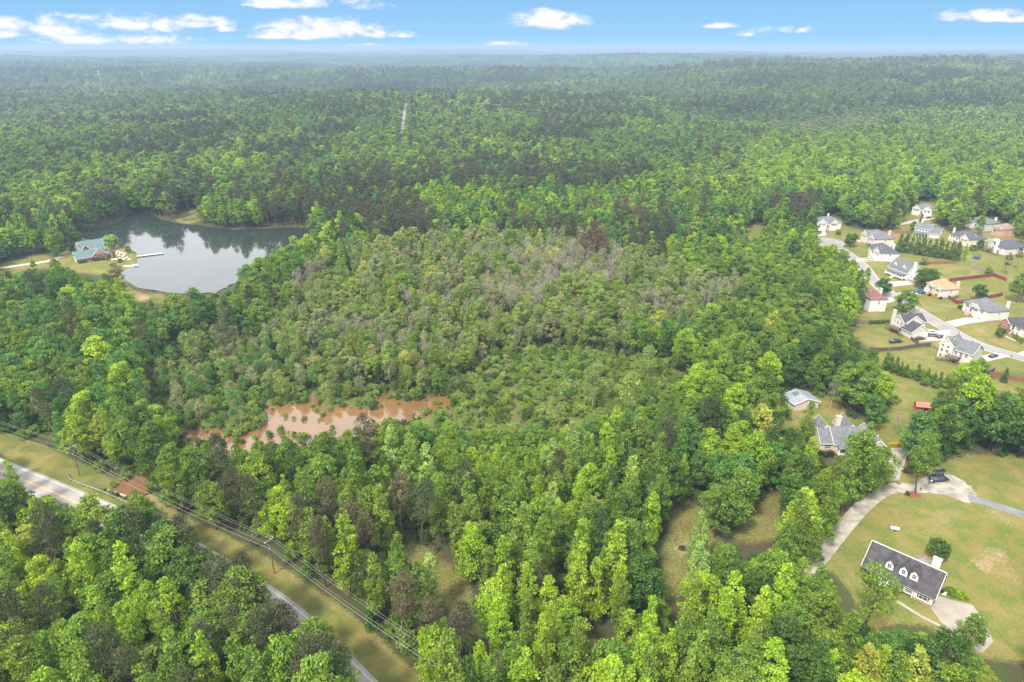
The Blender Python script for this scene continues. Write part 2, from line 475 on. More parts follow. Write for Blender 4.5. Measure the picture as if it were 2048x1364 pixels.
def water(name, deep, spec, rough, scale, strength, ior):
    m_ = bpy.data.materials.new(name); m_.use_nodes = True
    n = NT(m_.node_tree); b = m_.node_tree.nodes['Principled BSDF']
    pos = n.new('ShaderNodeNewGeometry').outputs['Position']
    f = n.noise(scale, 3, 0.5, pos)
    g = n.noise(0.05, 4, 0.6, pos, 1.0)
    n.put(b.inputs['Base Color'], n.mix(n.maprange(g, 0.35, 0.65), deep, tuple(c * 0.8 for c in deep)))
    n.put(b.inputs['Roughness'], n.maprange(g, 0.3, 0.7, rough, rough * 2.2))
    b.inputs['IOR'].default_value = ior
    b.inputs['Specular IOR Level'].default_value = spec
    bp = n.new('ShaderNodeBump'); bp.inputs['Strength'].default_value = strength; bp.inputs['Distance'].default_value = 0.05
    n.l.new(f, bp.inputs['Height']); n.l.new(bp.outputs[0], b.inputs['Normal'])
    return m_
lake = sheet('lake_water', _w(LAKE), -0.12, water('lake_surface', (0.022, 0.03, 0.028), 0.5, 0.04, 0.8, 0.10, 1.5), rag=0.7, seed=3, step=4)
pond = sheet('pond_water', _w(POND), -0.12, water('muddy_surface', (0.155, 0.084, 0.035), 0.5, 0.04, 1.0, 0.05, 1.68), rag=0.9, seed=4, step=1.5)
creek = sheet('creek_water', _w(CREEK), -0.12, water('creek_surface', (0.165, 0.085, 0.042), 0.5, 0.08, 1.0, 0.08, 1.6), rag=0.3, seed=5, step=1.5)

asphalt = principled('asphalt_old', (0.235, 0.225, 0.22), 0.9, 0.2, var=0.14, scale=0.25)
asphalt2 = principled('asphalt_lane', (0.20, 0.19, 0.195), 0.9, 0.2, var=0.14, scale=0.2)
asphalt3 = principled('asphalt_drive', (0.15, 0.155, 0.165), 0.9, 0.2, var=0.14, scale=0.3)
concrete = principled('concrete', (0.33, 0.305, 0.275), 0.85, 0.2, var=0.07, scale=0.5)
old_concrete = principled('old_concrete', (0.25, 0.225, 0.195), 0.85, 0.2, var=0.12, scale=0.45)
gravel_m = principled('gravel', (0.245, 0.222, 0.195), 0.95, 0.1, var=0.32, scale=0.3)
white_line = principled('white_road_paint', (0.42, 0.42, 0.40), 0.7, var=0.15, scale=1.0)
yellow_line = principled('yellow_road_paint', (0.55, 0.33, 0.06), 0.7, var=0.2, scale=1.0)
strip('road', ROADC, -4.25, 4.25, 0.02, asphalt)
strip('road_edge_line', ROADC, -3.42, -3.22, 0.026, white_line)
strip('road_edge_line', ROADC, 3.22, 3.42, 0.026, white_line)
strip('road_centre_line', ROADC, -0.28, -0.10, 0.026, yellow_line)
strip('road_centre_line', ROADC, 0.10, 0.28, 0.026, yellow_line)
strip('lane_kerb', LANE, -4.0, 4.0, 0.03, concrete)
strip('lane_road', LANE, -3.5, 3.5, 0.045, asphalt2)
_c = px(1651, 484); sheet('turning_circle', [_c + Vector((math.cos(t) * 12.5, math.sin(t) * 12.5, 0)) for t in np.linspace(0, 2 * math.pi, 28)[:-1]], 0.052, asphalt2)
_c2 = smooth_line(_w([(1905, 468), (1945, 478), (1985, 480), (2040, 492), (2100, 520)]))
strip('side_lane', _c2, -3.2, 3.2, 0.035, asphalt2)

strip('gravel_track', GRAVEL[:-8], -2.1, 2.1, 0.02, gravel_m)
_zz = lambda L: [px(1448 + x * .2933, 720 + y * .2933) for x, y in L]
sheet('gravel_yard', _zz([(1215, 842), (1300, 840), (1375, 800), (1380, 775), (1470, 768), (1560, 785), (1640, 830), (1700, 880), (1725, 935), (1672, 975), (1600, 955), (1500, 915), (1400, 905), (1290, 900), (1190, 900), (1130, 880)]), 0.03, gravel_m, rag=0.45, seed=8)
strip('drive_asphalt', smooth_line(_w([(1937, 996), (1975, 1006), (2048, 1030), (2150, 1068)])), -1.75, 1.75, 0.034, asphalt3)
sheet('driveway', _zz([(1085, 612), (1120, 600), (1262, 602), (1238, 690), (1192, 822), (1110, 828), (1148, 702), (1085, 692)]), 0.04, old_concrete)
sheet('drive_patch', _zz([(1085, 668), (1140, 664), (1162, 674), (1130, 685), (1085, 686)]), 0.046, asphalt3)
_z3 = lambda L: [px(1448 + x * .2933, 1000 + y * .2933) for x, y in L]
sheet('driveway', _z3([(1462, 655), (1590, 690), (1690, 712), (1760, 800), (1838, 965), (1760, 1045), (1680, 990), (1480, 835), (1412, 738)]), 0.03, old_concrete)
for nm, L in (('a', [(1634.6, 465), (1651.6, 463), (1653, 471), (1635, 473)]), ('b', [(1713, 516.7), (1732.5, 516), (1758, 514.3), (1759, 523), (1712, 523)]), ('c', [(1712, 480), (1734, 482), (1735, 485), (1712, 484)]), ('d', [(1774, 564), (1817, 561), (1828, 569), (1790, 573), (1772, 573)]), ('e', [(1767, 596), (1788, 594.7), (1790, 599.5), (1781, 605.7), (1767, 605.7)]),
              ('f', [(1793, 586), (1822.6, 583.7), (1830, 581.5), (1847, 586), (1841, 590.7), (1828, 592.5), (1800, 590)]), ('g', [(1890, 644), (1931, 635), (1953.6, 636.3), (1972.5, 643), (1938, 646.9), (1910, 654)]), ('h', [(1856, 662), (1899, 660.5), (1901, 667), (1889, 681), (1850, 683), (1828, 683), (1830, 676)]), ('i', [(1962, 712), (1991, 704.6), (2020, 713), (1974, 723)]), ('j', [(2031, 708), (2049, 701), (2090, 700), (2070, 716)]), ('k', [(1800, 446), (1845, 437), (1872, 433), (1872, 437), (1846, 442), (1802, 450)]), ('l', [(1985, 481), (1990, 476), (2000, 478), (1998, 483)])):
    sheet('driveway', _w(L), 0.062, concrete)
strip('walkway', smooth_line(_w([(2010, 672), (2030, 681), (2060, 692)])), -.6, .6, 0.02, concrete)
strip('walkway', smooth_line(_z3([(1180, 690), (1260, 740), (1340, 790), (1430, 835), (1500, 870)])), -0.45, 0.45, 0.02, old_concrete)
strip('lake_drive', smooth_line(_w([(-60, 545), (30, 532), (90, 523), (128, 513)])), -2.2, 2.2, 0.02, concrete)
def climbing(name, pts, w, mat, lift=0.4):
    """a track laid over the hills"""
    L = smooth_line(pts, 12)
    V = []
    for i, p in enumerate(L):
        s_ = side(L, i)
        for o in (-w, w):
            q = p + s_ * o
            V.append((q.x, q.y, float(terrain(np.array([q.x]), np.array([q.y]))[0]) + lift))
    k = np.arange(len(L) - 1)
    me = mesh_np(name, np.array(V), np.stack([2 * k, 2 * k + 1, 2 * k + 3, 2 * k + 2], -1), [mat])
    if me.polygons[0].normal.z < 0:
        me.flip_normals()
    return tag(link(name, me), kind='structure')
climbing('far_track', [px(803, 280), px(809, 250), px(812, 225), px(813, 203)], 2.8, gravel_m)
# ================================================================== leaves and bark
def leaf_material(name, spread=0.40, back=0.38, tw=(1.25, 1.15, 0.55)):
    m_ = bpy.data.materials.new(name); m_.use_nodes = True
    n = NT(m_.node_tree); n.n.clear()
    t = n.new('ShaderNodeAttribute', attribute_name='tint', attribute_type='INSTANCER').outputs['Color']
    r = n.new('ShaderNodeAttribute', attribute_name='rnd', attribute_type='GEOMETRY').outputs['Fac']
    hs = n.new('ShaderNodeHueSaturation')
    n.put(hs.inputs['Hue'], n.maprange(r, 0, 1, 0.516, 0.480, smooth=False))
    n.put(hs.inputs['Value'], n.maprange(r, 0, 1, 1 - spread, 1 + spread, smooth=False))
    n.put(hs.inputs['Color'], t)
    d = n.new('ShaderNodeBsdfDiffuse'); n.put(d.inputs[0], hs.outputs[0])
    tr = n.new('ShaderNodeBsdfTranslucent'); n.put(tr.inputs[0], n.mix(1.0, hs.outputs[0], tw, 'MULTIPLY'))
    mx = n.new('ShaderNodeMixShader'); mx.inputs[0].default_value = back
    n.l.new(d.outputs[0], mx.inputs[1]); n.l.new(tr.outputs[0], mx.inputs[2])
    gl = n.new('ShaderNodeBsdfGlossy'); gl.inputs['Roughness'].default_value = 0.45; gl.inputs['Color'].default_value = (0.9, 0.95, 1, 1)
    m2 = n.new('ShaderNodeMixShader'); m2.inputs[0].default_value = 0.012
    n.l.new(mx.outputs[0], m2.inputs[1]); n.l.new(gl.outputs[0], m2.inputs[2])
    o = n.new('ShaderNodeOutputMaterial'); n.l.new(m2.outputs[0], o.inputs[0])
    return m_
LEAF = leaf_material('leaves')
NEEDLE = leaf_material('needles', 0.35, 0.15, (1.1, 1.1, 0.8))
BARK = principled('bark', (0.085, 0.068, 0.052), 0.95, 0.1, var=0.35, scale=1.5)
PALEBARK = principled('pale_bark', (0.26, 0.235, 0.185), 0.95, 0.1, var=0.3, scale=1.5)
PINEBARK = principled('pine_bark', (0.15, 0.105, 0.08), 0.95, 0.1, var=0.35, scale=1.5)

def leaves(C, N, size, aspect=1.0, rng=None, jit=0.6, sizevar=0.35):
    """quads at C facing roughly along N"""
    k = len(C)
    D = N + rng.normal(0, jit, (k, 3)); D /= np.linalg.norm(D, axis=1)[:, None] + 1e-9
    T = rng.normal(0, 1, (k, 3)); U = np.cross(D, T); U /= np.linalg.norm(U, axis=1)[:, None] + 1e-9
    Vv = np.cross(D, U)
    s = (size * (1 + rng.uniform(-sizevar, sizevar, k)))[:, None]
    a, bb = U * s * aspect * 0.62, Vv * s * 0.62
    P = np.stack([C + a - D * s * .10, C + bb * rng.uniform(.7, 1.1, (k, 1)), C - a - D * s * .12, C - bb * rng.uniform(.7, 1.1, (k, 1))], 1)
    return P.reshape(-1, 3)
def tubes(lines, sides=5):
    """tapered limbs: each (points, radii)"""
    V = []; F_ = []
    for pts, rads in lines:
        base = len(V)
        pts = [Vector(p) for p in pts]
        for i, p in enumerate(pts):
            a = pts[max(i - 1, 0)]; b = pts[min(i + 1, len(pts) - 1)]
            d = (b - a).normalized()
            u = d.cross(Vector((0.31, 0.95, 0.07))).normalized(); v = d.cross(u)
            for k in range(sides):
                t = 2 * math.pi * k / sides
                V.append(p + (u * math.cos(t) + v * math.sin(t)) * rads[i])
        for i in range(len(pts) - 1):
            for k in range(sides):
                k2 = (k + 1) % sides
                F_.append((base + i * sides + k, base + i * sides + k2, base + (i + 1) * sides + k2, base + (i + 1) * sides + k))
    return np.array([tuple(v) for v in V]), np.array(F_, int)
def limb(p0, p1, r0, r1, rng, sag=0.12, n=4):
    p0 = np.array(p0, float); p1 = np.array(p1, float)
    L = np.linalg.norm(p1 - p0)
    pts = []
    for i in range(n + 1):
        t = i / n
        q = p0 + (p1 - p0) * t + np.array([0, 0, -math.sin(t * math.pi) * sag * L])
        if 0 < i < n:
            q = q + rng.normal(0, 0.04 * L, 3)
        pts.append(tuple(q))
    return pts, [r0 + (r1 - r0) * i / n for i in range(n + 1)]

def crown_plan(kind, rng):
    """height H, lumps [(x, y, z, radius, squash)], limbs"""
    lumps = []; L = []
    if kind == 'broad':
        H = rng.uniform(15.5, 18); W_ = rng.uniform(4.6, 5.6); z0 = H * 0.25
        prof = lambda t: W_ * (math.sin(math.pi * min(1, t * .80 + .17)) ** 0.7)
        nl = 92
        b_ = rng.uniform(0, 6.28, 3)
        for i in range(nl):
            t = rng.random() ** 0.8
            r = prof(t) * math.sqrt(rng.uniform(.10, 1)) * (0.92 + .16 * rng.random() ** 3)
            a = i * 2.4 + rng.uniform(-.5, .5)
            r *= 1 + .16 * math.sin(2 * a + b_[0]) + .12 * math.sin(3 * a + b_[1])
            lumps.append((math.cos(a) * r, math.sin(a) * r, z0 + t * (H - z0) * .92 * (1 + .10 * math.sin(a + b_[2])), rng.uniform(.65, 1.45), rng.uniform(.5, .8)))
    elif kind == 'narrow':
        H = rng.uniform(17, 21); W_ = rng.uniform(2.5, 3.3); z0 = H * 0.2
        prof = lambda t: W_ * (1 - t) ** 0.5 * (0.6 + 0.4 * min(1, t / .2))
        nl = 74
        for i in range(nl):
            t = rng.random() ** 1.05
            r = prof(t) * math.sqrt(rng.uniform(.15, 1))
            a = i * 2.4 + rng.uniform(-.5, .5)
            lumps.append((math.cos(a) * r, math.sin(a) * r, z0 + t * (H - z0), rng.uniform(.5, 1.1) * (1.1 - .4 * t), rng.uniform(.8, 1.25)))
    elif kind == 'open':            # a loose crown on a visible trunk, standing alone
        H = rng.uniform(15, 17); W_ = rng.uniform(4.2, 5.0); z0 = H * 0.34
        prof = lambda t: W_ * (math.sin(math.pi * min(1, t * .85 + .12)) ** 0.8)
        for i in range(34):
            t = rng.random() ** 0.9
            r = prof(t) * math.sqrt(rng.uniform(.1, 1))
            a = i * 2.4 + rng.uniform(-.5, .5)
            lumps.append((math.cos(a) * r, math.sin(a) * r, z0 + t * (H - z0) * .95, rng.uniform(.9, 1.6), rng.uniform(.55, .8)))
    elif kind == 'pine':
        H = rng.uniform(19, 23); W_ = rng.uniform(3.0, 3.9); z0 = H * rng.uniform(.42, .52)
        prof = lambda t: W_ * (1 - t ** 2.0) ** 0.6 * (0.55 + 0.45 * min(1, t / .3))
        for i in range(44):
            t = rng.random()
            r = prof(t) * math.sqrt(rng.uniform(.1, 1))
            a = i * 2.4 + rng.uniform(-.5, .5)
            lumps.append((math.cos(a) * r, math.sin(a) * r, z0 + t * (H - z0) * .97, rng.uniform(.75, 1.3), rng.uniform(.6, .9)))
    elif kind == 'cypress':         # dense evergreen cone
        H = rng.uniform(8.5, 10); W_ = rng.uniform(1.7, 2.1); z0 = 0.4
        prof = lambda t: W_ * (1 - t) ** 0.75 + .15
        for i in range(60):
            t = rng.random() ** 1.2
            r = prof(t) * rng.uniform(.45, .95)
            a = i * 2.4
            lumps.append((math.cos(a) * r, math.sin(a) * r, z0 + t * (H - z0), rng.uniform(.5, .8) * (1.1 - .5 * t), 1.2))
    elif kind == 'small':           # round garden tree
        H = rng.uniform(6.2, 7.2); W_ = rng.uniform(2.5, 3.0); z0 = H * .22
        prof = lambda t: W_ * (math.sin(math.pi * min(1, t * .8 + .16)) ** 0.6)
        for i in range(40):
            t = rng.random()
            r = prof(t) * math.sqrt(rng.uniform(.2, 1)) * .9
            a = i * 2.4 + rng.uniform(-.5, .5)
            lumps.append((math.cos(a) * r, math.sin(a) * r, z0 + t * (H - z0) * .92, rng.uniform(.6, 1.0), .85))
    elif kind == 'swamp':           # thin grey tree with few leaves
        H = rng.uniform(11, 15); W_ = rng.uniform(2.2, 3.3); z0 = H * .35
        prof = lambda t: W_ * (math.sin(math.pi * min(1, t * .8 + .16)) ** 0.7)
        for i in range(30):
            t = rng.random() ** .8
            r = prof(t) * math.sqrt(rng.uniform(.1, 1))
            a = i * 2.4 + rng.uniform(-.5, .5)
            lumps.append((math.cos(a) * r, math.sin(a) * r, z0 + t * (H - z0) * .95, rng.uniform(.8, 1.4), rng.uniform(.7, 1.1)))
    elif kind == 'bare':
        H = rng.uniform(12, 16); W_ = rng.uniform(2.2, 3.2); z0 = H * .4
        prof = lambda t: W_ * (math.sin(math.pi * min(1, t * .8 + .16)) ** 0.7)
        for i in range(26):
            t = rng.random() ** .8
            r = prof(t) * math.sqrt(rng.uniform(.1, 1))
            a = i * 2.4 + rng.uniform(-.5, .5)
            lumps.append((math.cos(a) * r, math.sin(a) * r, z0 + t * (H - z0) * .95, rng.uniform(.8, 1.3), .9))
    elif kind == 'shrub':
        H = rng.uniform(2.6, 3.6); W_ = rng.uniform(1.7, 2.4); z0 = .3
        for i in range(22):
            t = rng.random()
            r = W_ * math.sqrt(1 - .75 * t) * math.sqrt(rng.uniform(.05, 1))
            a = i * 2.4 + rng.uniform(-.6, .6)
            lumps.append((math.cos(a) * r, math.sin(a) * r, z0 + t * (H - z0) * .85, rng.uniform(.45, .8), .85))
    # limbs
    tr = {'broad': .30, 'narrow': .22, 'open': .28, 'pine': .27, 'cypress': .14, 'small': .14, 'swamp': .14, 'bare': .15, 'shrub': .06}[kind]
    lean = rng.normal(0, .25, 2)
    top = (lean[0], lean[1], H * (.93 if kind in ('pine', 'narrow', 'cypress', 'swamp', 'bare') else .72))
    L.append(limb((0, 0, -.6), top, tr, tr * .22, rng, 0, 6))
    k = {'broad': 12, 'narrow': 10, 'open': 14, 'pine': 14, 'cypress': 0, 'small': 8, 'swamp': 16, 'bare': 22, 'shrub': 8}[kind]
    for j in rng.permutation(len(lumps))[:k]:
        x, y, z, r, q = lumps[j]
        zb = max(.15, z - math.hypot(x, y) * rng.uniform(.5, 1.1)) if kind != 'pine' else z - .3
        zb = min(zb, top[2] * .96)
        f = zb / top[2]
        L.append(limb((top[0] * f, top[1] * f, zb), (x, y, z), tr * (.42 - .25 * f), tr * .07, rng, -.05, 3))
    if kind in ('swamp', 'bare'):   # fine twigs
        for x, y, z, r, q in lumps:
            for _ in range(5 if kind == 'bare' else 2):
                d = rng.normal(0, 1, 3); d[2] = abs(d[2]) * 1.1 + .3; d /= np.linalg.norm(d)
                L.append(limb((x, y, z - .3), (x + d[0] * 1.7, y + d[1] * 1.7, z + d[2] * 1.7), .035, .012, rng, 0, 2))
    return H, lumps, L
SPEC = {  # kind: (leaves per unit of lump area, leaf size, jitter, aspect, shell)
    'broad': (1.05, .35, .7, .9), 'narrow': (1.15, .30, .75, .9), 'open': (.8, .32, .75, .9), 'pine': (1.3, .34, 1.0, .42), 'cypress': (1.9, .26, .6, .6), 'small': (1.4, .28, .65, 1.0), 'swamp': (.52, .36, 1.0, 1.0), 'bare': (.035, .3, 1.0, 1.0), 'shrub': (1.5, .24, .8, 1.0)}
def foliage(kind, lumps, rng, coarse=1.0):
    """leaf quads over the lumps; coarse > 1 makes fewer, bigger leaf sprays for trees farther off"""
    dens, size, jit, asp = SPEC[kind]
    C = []; N = []; RN = []
    ctr = np.mean([l[:3] for l in lumps], 0)
    for x, y, z, r, q in lumps:
        k = max(3, int(4 * math.pi * r * r * dens * 3.2 / (size / .4) ** 2 / coarse ** 2))
        d = rng.normal(0, 1, (k, 3)); d[:, 2] += .35
        d /= np.linalg.norm(d, axis=1)[:, None]
        rr = r * rng.uniform(.55, 1.08, (k, 1))
        C.append(np.array([x, y, z]) + d * rr * np.array([1.1, 1.1, q]))
        out = np.array([x, y, z]) - ctr; out = out / (np.linalg.norm(out) + .01)
        N.append(d + out * .5 + np.array([0, 0, .35]))
        lr = rng.random()
        RN.append(np.clip(lr * .55 + rng.random(k) * .45, 0, 1))
    C = np.concatenate(C); N = np.concatenate(N); N /= np.linalg.norm(N, axis=1)[:, None]
    P = leaves(C, N, np.full(len(C), size * coarse), asp, rng, jit, .5)
    return P, np.concatenate(RN)
def put_rnd(me, rn):
    a = me.attributes.new('rnd', 'FLOAT', 'FACE'); a.data.foreach_set('value', rn.astype(np.float32))
LEAFMAT = {'pine': NEEDLE, 'cypress': NEEDLE}
BARKMAT = {'pine': PINEBARK, 'swamp': PALEBARK, 'bare': PALEBARK}
NVAR = {'broad': 7, 'narrow': 7, 'open': 3, 'pine': 4, 'cypress': 3, 'small': 2, 'swamp': 4, 'bare': 3, 'shrub': 4}
CROWN = {}; TRUNK = {}; FAR = {}; HEIGHT = {}
for kind, nv in NVAR.items():
    for v in range(nv):
        rng = np.random.default_rng(hash((len(kind), ord(kind[0]), ord(kind[1]), v)) % 99991)
        H, lumps, L = crown_plan(kind, rng)
        HEIGHT[kind, v] = H
        P, rn = foliage(kind, lumps, rng)
        me = mesh_np('crown', P, np.arange(len(P)).reshape(-1, 4), [LEAFMAT.get(kind, LEAF)]); put_rnd(me, rn)
        CROWN[kind, v] = me
        TV, TF = tubes(L)
        TRUNK[kind, v] = mesh_np('trunk', TV, TF, [BARKMAT.get(kind, BARK)], smooth=True)
        for lod, coarse in ((0, 1.0), (1, 1.75), (2, 3.6)):
            if kind in ('open', 'small', 'cypress') and lod:
                continue
            if kind in ('open', 'small', 'cypress'):
                continue
            P, rn = foliage(kind, lumps, np.random.default_rng(v + 50 * lod), coarse)
            t = L[:1] if lod == 2 else (L if kind in ('bare', 'swamp') and lod < 2 else L[:6])
            if lod == 2:
                TV2, TF2 = tubes([(L[0][0][::3], L[0][1][::3])] if kind not in ('bare', 'swamp') else [(l[0][::3], l[1][::3]) for l in L[:10] if len(l[0]) > 3], 3)
            else:
                TV2, TF2 = tubes(t, 4)
            Vv = np.concatenate([P, TV2]); nL = len(P) // 4
            Ff = np.concatenate([np.arange(len(P)).reshape(-1, 4), TF2 + len(P)])
            me = mesh_np('tree', Vv, Ff, [LEAFMAT.get(kind, LEAF), BARKMAT.get(kind, BARK)])
            mi = np.zeros(len(Ff), np.int32); mi[nL:] = 1
            me.polygons.foreach_set('material_index', mi)
            put_rnd(me, np.concatenate([rn, np.full(len(TF2), .5)]))
            FAR[kind, v, lod] = me
# a far canopy piece: a few dozen crowns of a hillside wood in one clump
for v in range(3):
    rng = np.random.default_rng(900 + v)
    C = []; N = []; RN = []
    for i in range(34):
        x, y = rng.uniform(-30, 30, 2); h = rng.uniform(13, 21); r = rng.uniform(3.2, 5.5)
        k = 16
        d = rng.normal(0, 1, (k, 3)); d[:, 2] = np.abs(d[:, 2]); d /= np.linalg.norm(d, axis=1)[:, None]
        C.append(np.array([x, y, h - r]) + d * r * np.array([1, 1, 1.2])); N.append(d)
        RN.append(np.clip(rng.random() * .8 + rng.random(k) * .2, 0, 1))
    C = np.concatenate(C); N = np.concatenate(N)
    P = leaves(C, N, np.full(len(C), 3.6), 1, rng, .4)
    me = mesh_np('canopy', P, np.arange(len(P)).reshape(-1, 4), [LEAF]); put_rnd(me, np.concatenate(RN))
    FAR['canopy', v, 2] = me; HEIGHT['canopy', v] = 18
NVAR['canopy'] = 3

# ================================================================== what grows where
rng = np.random.default_rng(2024)
def scatter(r0, r1, sp, amax=44):
    """jittered grid inside the wedge the camera looks into"""
    x = np.arange(-r1, r1, sp); y = np.arange(20, r1, sp)
    X, Y = np.meshgrid(x, y); X = X.ravel(); Y = Y.ravel()
    X = X + rng.uniform(-.46, .46, len(X)) * sp; Y = Y + rng.uniform(-.46, .46, len(Y)) * sp
    r = np.hypot(X, Y); a = np.degrees(np.arctan2(X, Y))
    lim = amax + 12 * np.clip((260 - r) / 200, 0, 1)
    k = (r >= r0) & (r < r1) & (np.abs(a) < lim)
    return X[k], Y[k]
PAL = {'lime': (.225, .352, .020), 'yellow': (.28, .32, .045), 'mid': (.138, .225, .025), 'dark': (.066, .130, .018), 'cool': (.085, .195, .036), 'olive': (.18, .25, .052), 'grey': (.20, .235, .10), 'pine': (.058, .070, .025), 'pinebrown': (.078, .070, .034), 'red': (.105, .066, .045), 'pale': (.235, .345, .07), 'rust': (.15, .10, .055)}
# stands with their own mix, as outlines over the crowns (pixels): (outline, kinds, tints)
ZONES = [
    ([(1400, 480), (1560, 440), (1700, 500), (1760, 700), (1740, 780), (1540, 880), (1420, 860), (1330, 850), (1400, 720)], dict(broad=.8, narrow=.2), dict(lime=.28, mid=.42, dark=.18, yellow=.12)),
    ([(780, 870), (1300, 850), (1330, 1020), (1320, 1140), (1130, 1180), (880, 1080), (760, 1000)], dict(narrow=.72, broad=.22, pine=.06), dict(lime=.26, mid=.36, pale=.14, dark=.2, olive=.04)),
    ([(280, 890), (780, 860), (880, 1080), (780, 1170), (600, 1140), (500, 1040), (300, 960)], dict(broad=.55, narrow=.38, pine=.07), dict(lime=.2, mid=.42, dark=.26, cool=.12)),
    ([(640, 1090), (1000, 1060), (1330, 1150), (1330, 1364), (900, 1420), (760, 1300)], dict(narrow=.6, broad=.34, pine=.06), dict(lime=.34, mid=.34, dark=.2, yellow=.06, pale=.06)),
    ([(1300, 1050), (1700, 900), (1760, 1300), (2100, 1250), (2100, 1500), (1000, 1500), (1000, 1330), (1300, 1300)], dict(broad=.52, narrow=.48), dict(lime=.42, mid=.34, dark=.12, yellow=.12)),
    ([(-100, 900), (100, 1000), (360, 1090), (660, 1290), (760, 1500), (-100, 1500)], dict(broad=.64, narrow=.28, pine=.08), dict(lime=.34, mid=.42, dark=.14, cool=.05, yellow=.05)),
    ([(-100, 540), (250, 560), (330, 600), (560, 560), (520, 640), (380, 720), (280, 800), (0, 880), (-100, 880)], dict(broad=.72, narrow=.24, pine=.04), dict(mid=.4, cool=.38, lime=.1, dark=.12)),
    ([(520, 480), (640, 470), (740, 530), (640, 620), (520, 600)], dict(broad=.7, narrow=.3), dict(lime=.25, mid=.5, cool=.25)),
]
def pick(d, u):
    c = 0
    for k, v in d.items():
        c += v
        if u <= c:
            return k
    return k
road_np = np.array([(p.x, p.y) for p in ROADC])
PT = []         # x, y, z, kind, tint name, scale
def blocked(X, Y, Z, hs=(0.0, 8.0, 15.0)):
    bad = np.zeros(len(X), bool)
    for h in hs:
        u, v = proj(X, Y, Z + h)
        for P in CLEARS:
            bad |= inpoly(u, v, P)
    return bad
def offroad(X, Y, d=7.5):
    k = np.ones(len(X), bool)
    idx = np.nonzero((X < 60) & (Y < 330))[0]
    for i in idx:
        if np.min((road_np[:, 0] - X[i]) ** 2 + (road_np[:, 1] - Y[i]) ** 2) < d * d:
            k[i] = False
    return k
# single trees and groups measured from the photograph: crown centre pixel, kind, tint, scale
FIXED = [(20, 925, 'broad', 'mid', .85), (62, 962, 'narrow', 'lime', .8), (90, 988, 'narrow', 'pale', .62), (-14, 915, 'broad', 'mid', .9),
         (440, 935, 'pine', 'pine', .95), (505, 1012, 'pine', 'pine', 1), (600, 1035, 'pine', 'pinebrown', 1), (655, 1000, 'pine', 'pinebrown', .95), (705, 1055, 'pine', 'pinebrown', 1.05), (640, 1085, 'pine', 'pinebrown', 1), (735, 1080, 'pine', 'pinebrown', .9),
         (850, 1025, 'pine', 'pine', 1.1), (472, 978, 'pine', 'pine', .9), (84, 822, 'pine', 'pinebrown', 1), (352, 1112, 'pine', 'pine', 1), (430, 1165, 'pine', 'pine', .9), (486, 1205, 'pine', 'pine', 1), (545, 1190, 'pine', 'pine', .9), (470, 1262, 'pine', 'pine', .9),
         (600, 1240, 'pine', 'pine', 1), (548, 1260, 'pine', 'pine', .85), (655, 1318, 'pine', 'pine', .9), (925, 1258, 'pine', 'pinebrown', .95), (805, 1195, 'pine', 'pinebrown', .95), (862, 1238, 'pine', 'pinebrown', .8), (455, 640, 'pine', 'pine', 1.1), (444, 668, 'pine', 'pine', .9),
         (570, 985, 'narrow', 'lime', .8), (945, 1095, 'broad', 'lime', 1.0), (1000, 1175, 'narrow', 'lime', 1.05), (862, 1160, 'narrow', 'pale', .85), (1160, 1085, 'narrow', 'lime', 1), (1302, 1030, 'narrow', 'lime', 1.05), (1620, 920, 'narrow', 'lime', .95), (1395, 1085, 'narrow', 'pale', 1.0), (1400, 1150, 'narrow', 'pale', 1.0), (1440, 1010, 'broad', 'mid', .95), (1480, 985, 'broad', 'mid', 1.05),
         (1600, 1030, 'broad', 'lime', 1.05), (1590, 955, 'narrow', 'mid', 1), (1640, 985, 'broad', 'mid', .85), (200, 870, 'narrow', 'yellow', .8), (775, 735, 'broad', 'lime', .6), (1000, 1335, 'bare', 'rust', .6), (1330, 1300, 'bare', 'rust', .7), (60, 1090, 'broad', 'yellow', .75),
         (1185, 478, 'pine', 'red', 1.25), (1170, 490, 'pine', 'red', 1.15), (1205, 488, 'pine', 'red', 1.15), (1195, 470, 'pine', 'red', 1.2), (1160, 510, 'bare', 'rust', 1.3), (1125, 522, 'bare', 'rust', 1.25), (1110, 535, 'bare', 'rust', 1.2), (1140, 540, 'bare', 'rust', 1.2), (1180, 520, 'bare', 'rust', 1.3), (1250, 425, 'pine', 'red', 1.2), (1275, 432, 'pine', 'red', 1.2), (1235, 420, 'pine', 'pine', 1.2), (1290, 440, 'pine', 'pinebrown', 1.1)]
fx = []
for u, v, kind, tint, sc in FIXED:
    h = 13.5 if kind == 'pine' else 11 if kind != 'bare' else 9
    p = px(u, v, h * sc)
    dr = np.hypot(road_np[:, 0] - p.x, road_np[:, 1] - p.y); j = int(dr.argmin())
    if dr[j] < 7.5 or (kind == 'pine' and p.y < road_np[j, 1] and dr[j] < 8):      # off the carriageway, to its near side
        if proj(road_np[j, 0], road_np[j, 1], 0)[0] < 330:
            continue
        s_ = side(ROADC, j); s_ = -s_ if s_.y > 0 else s_
        p = ROADC[j] + s_ * 8.0
    fx.append((p.x, p.y, 0.0, kind, tint, sc))
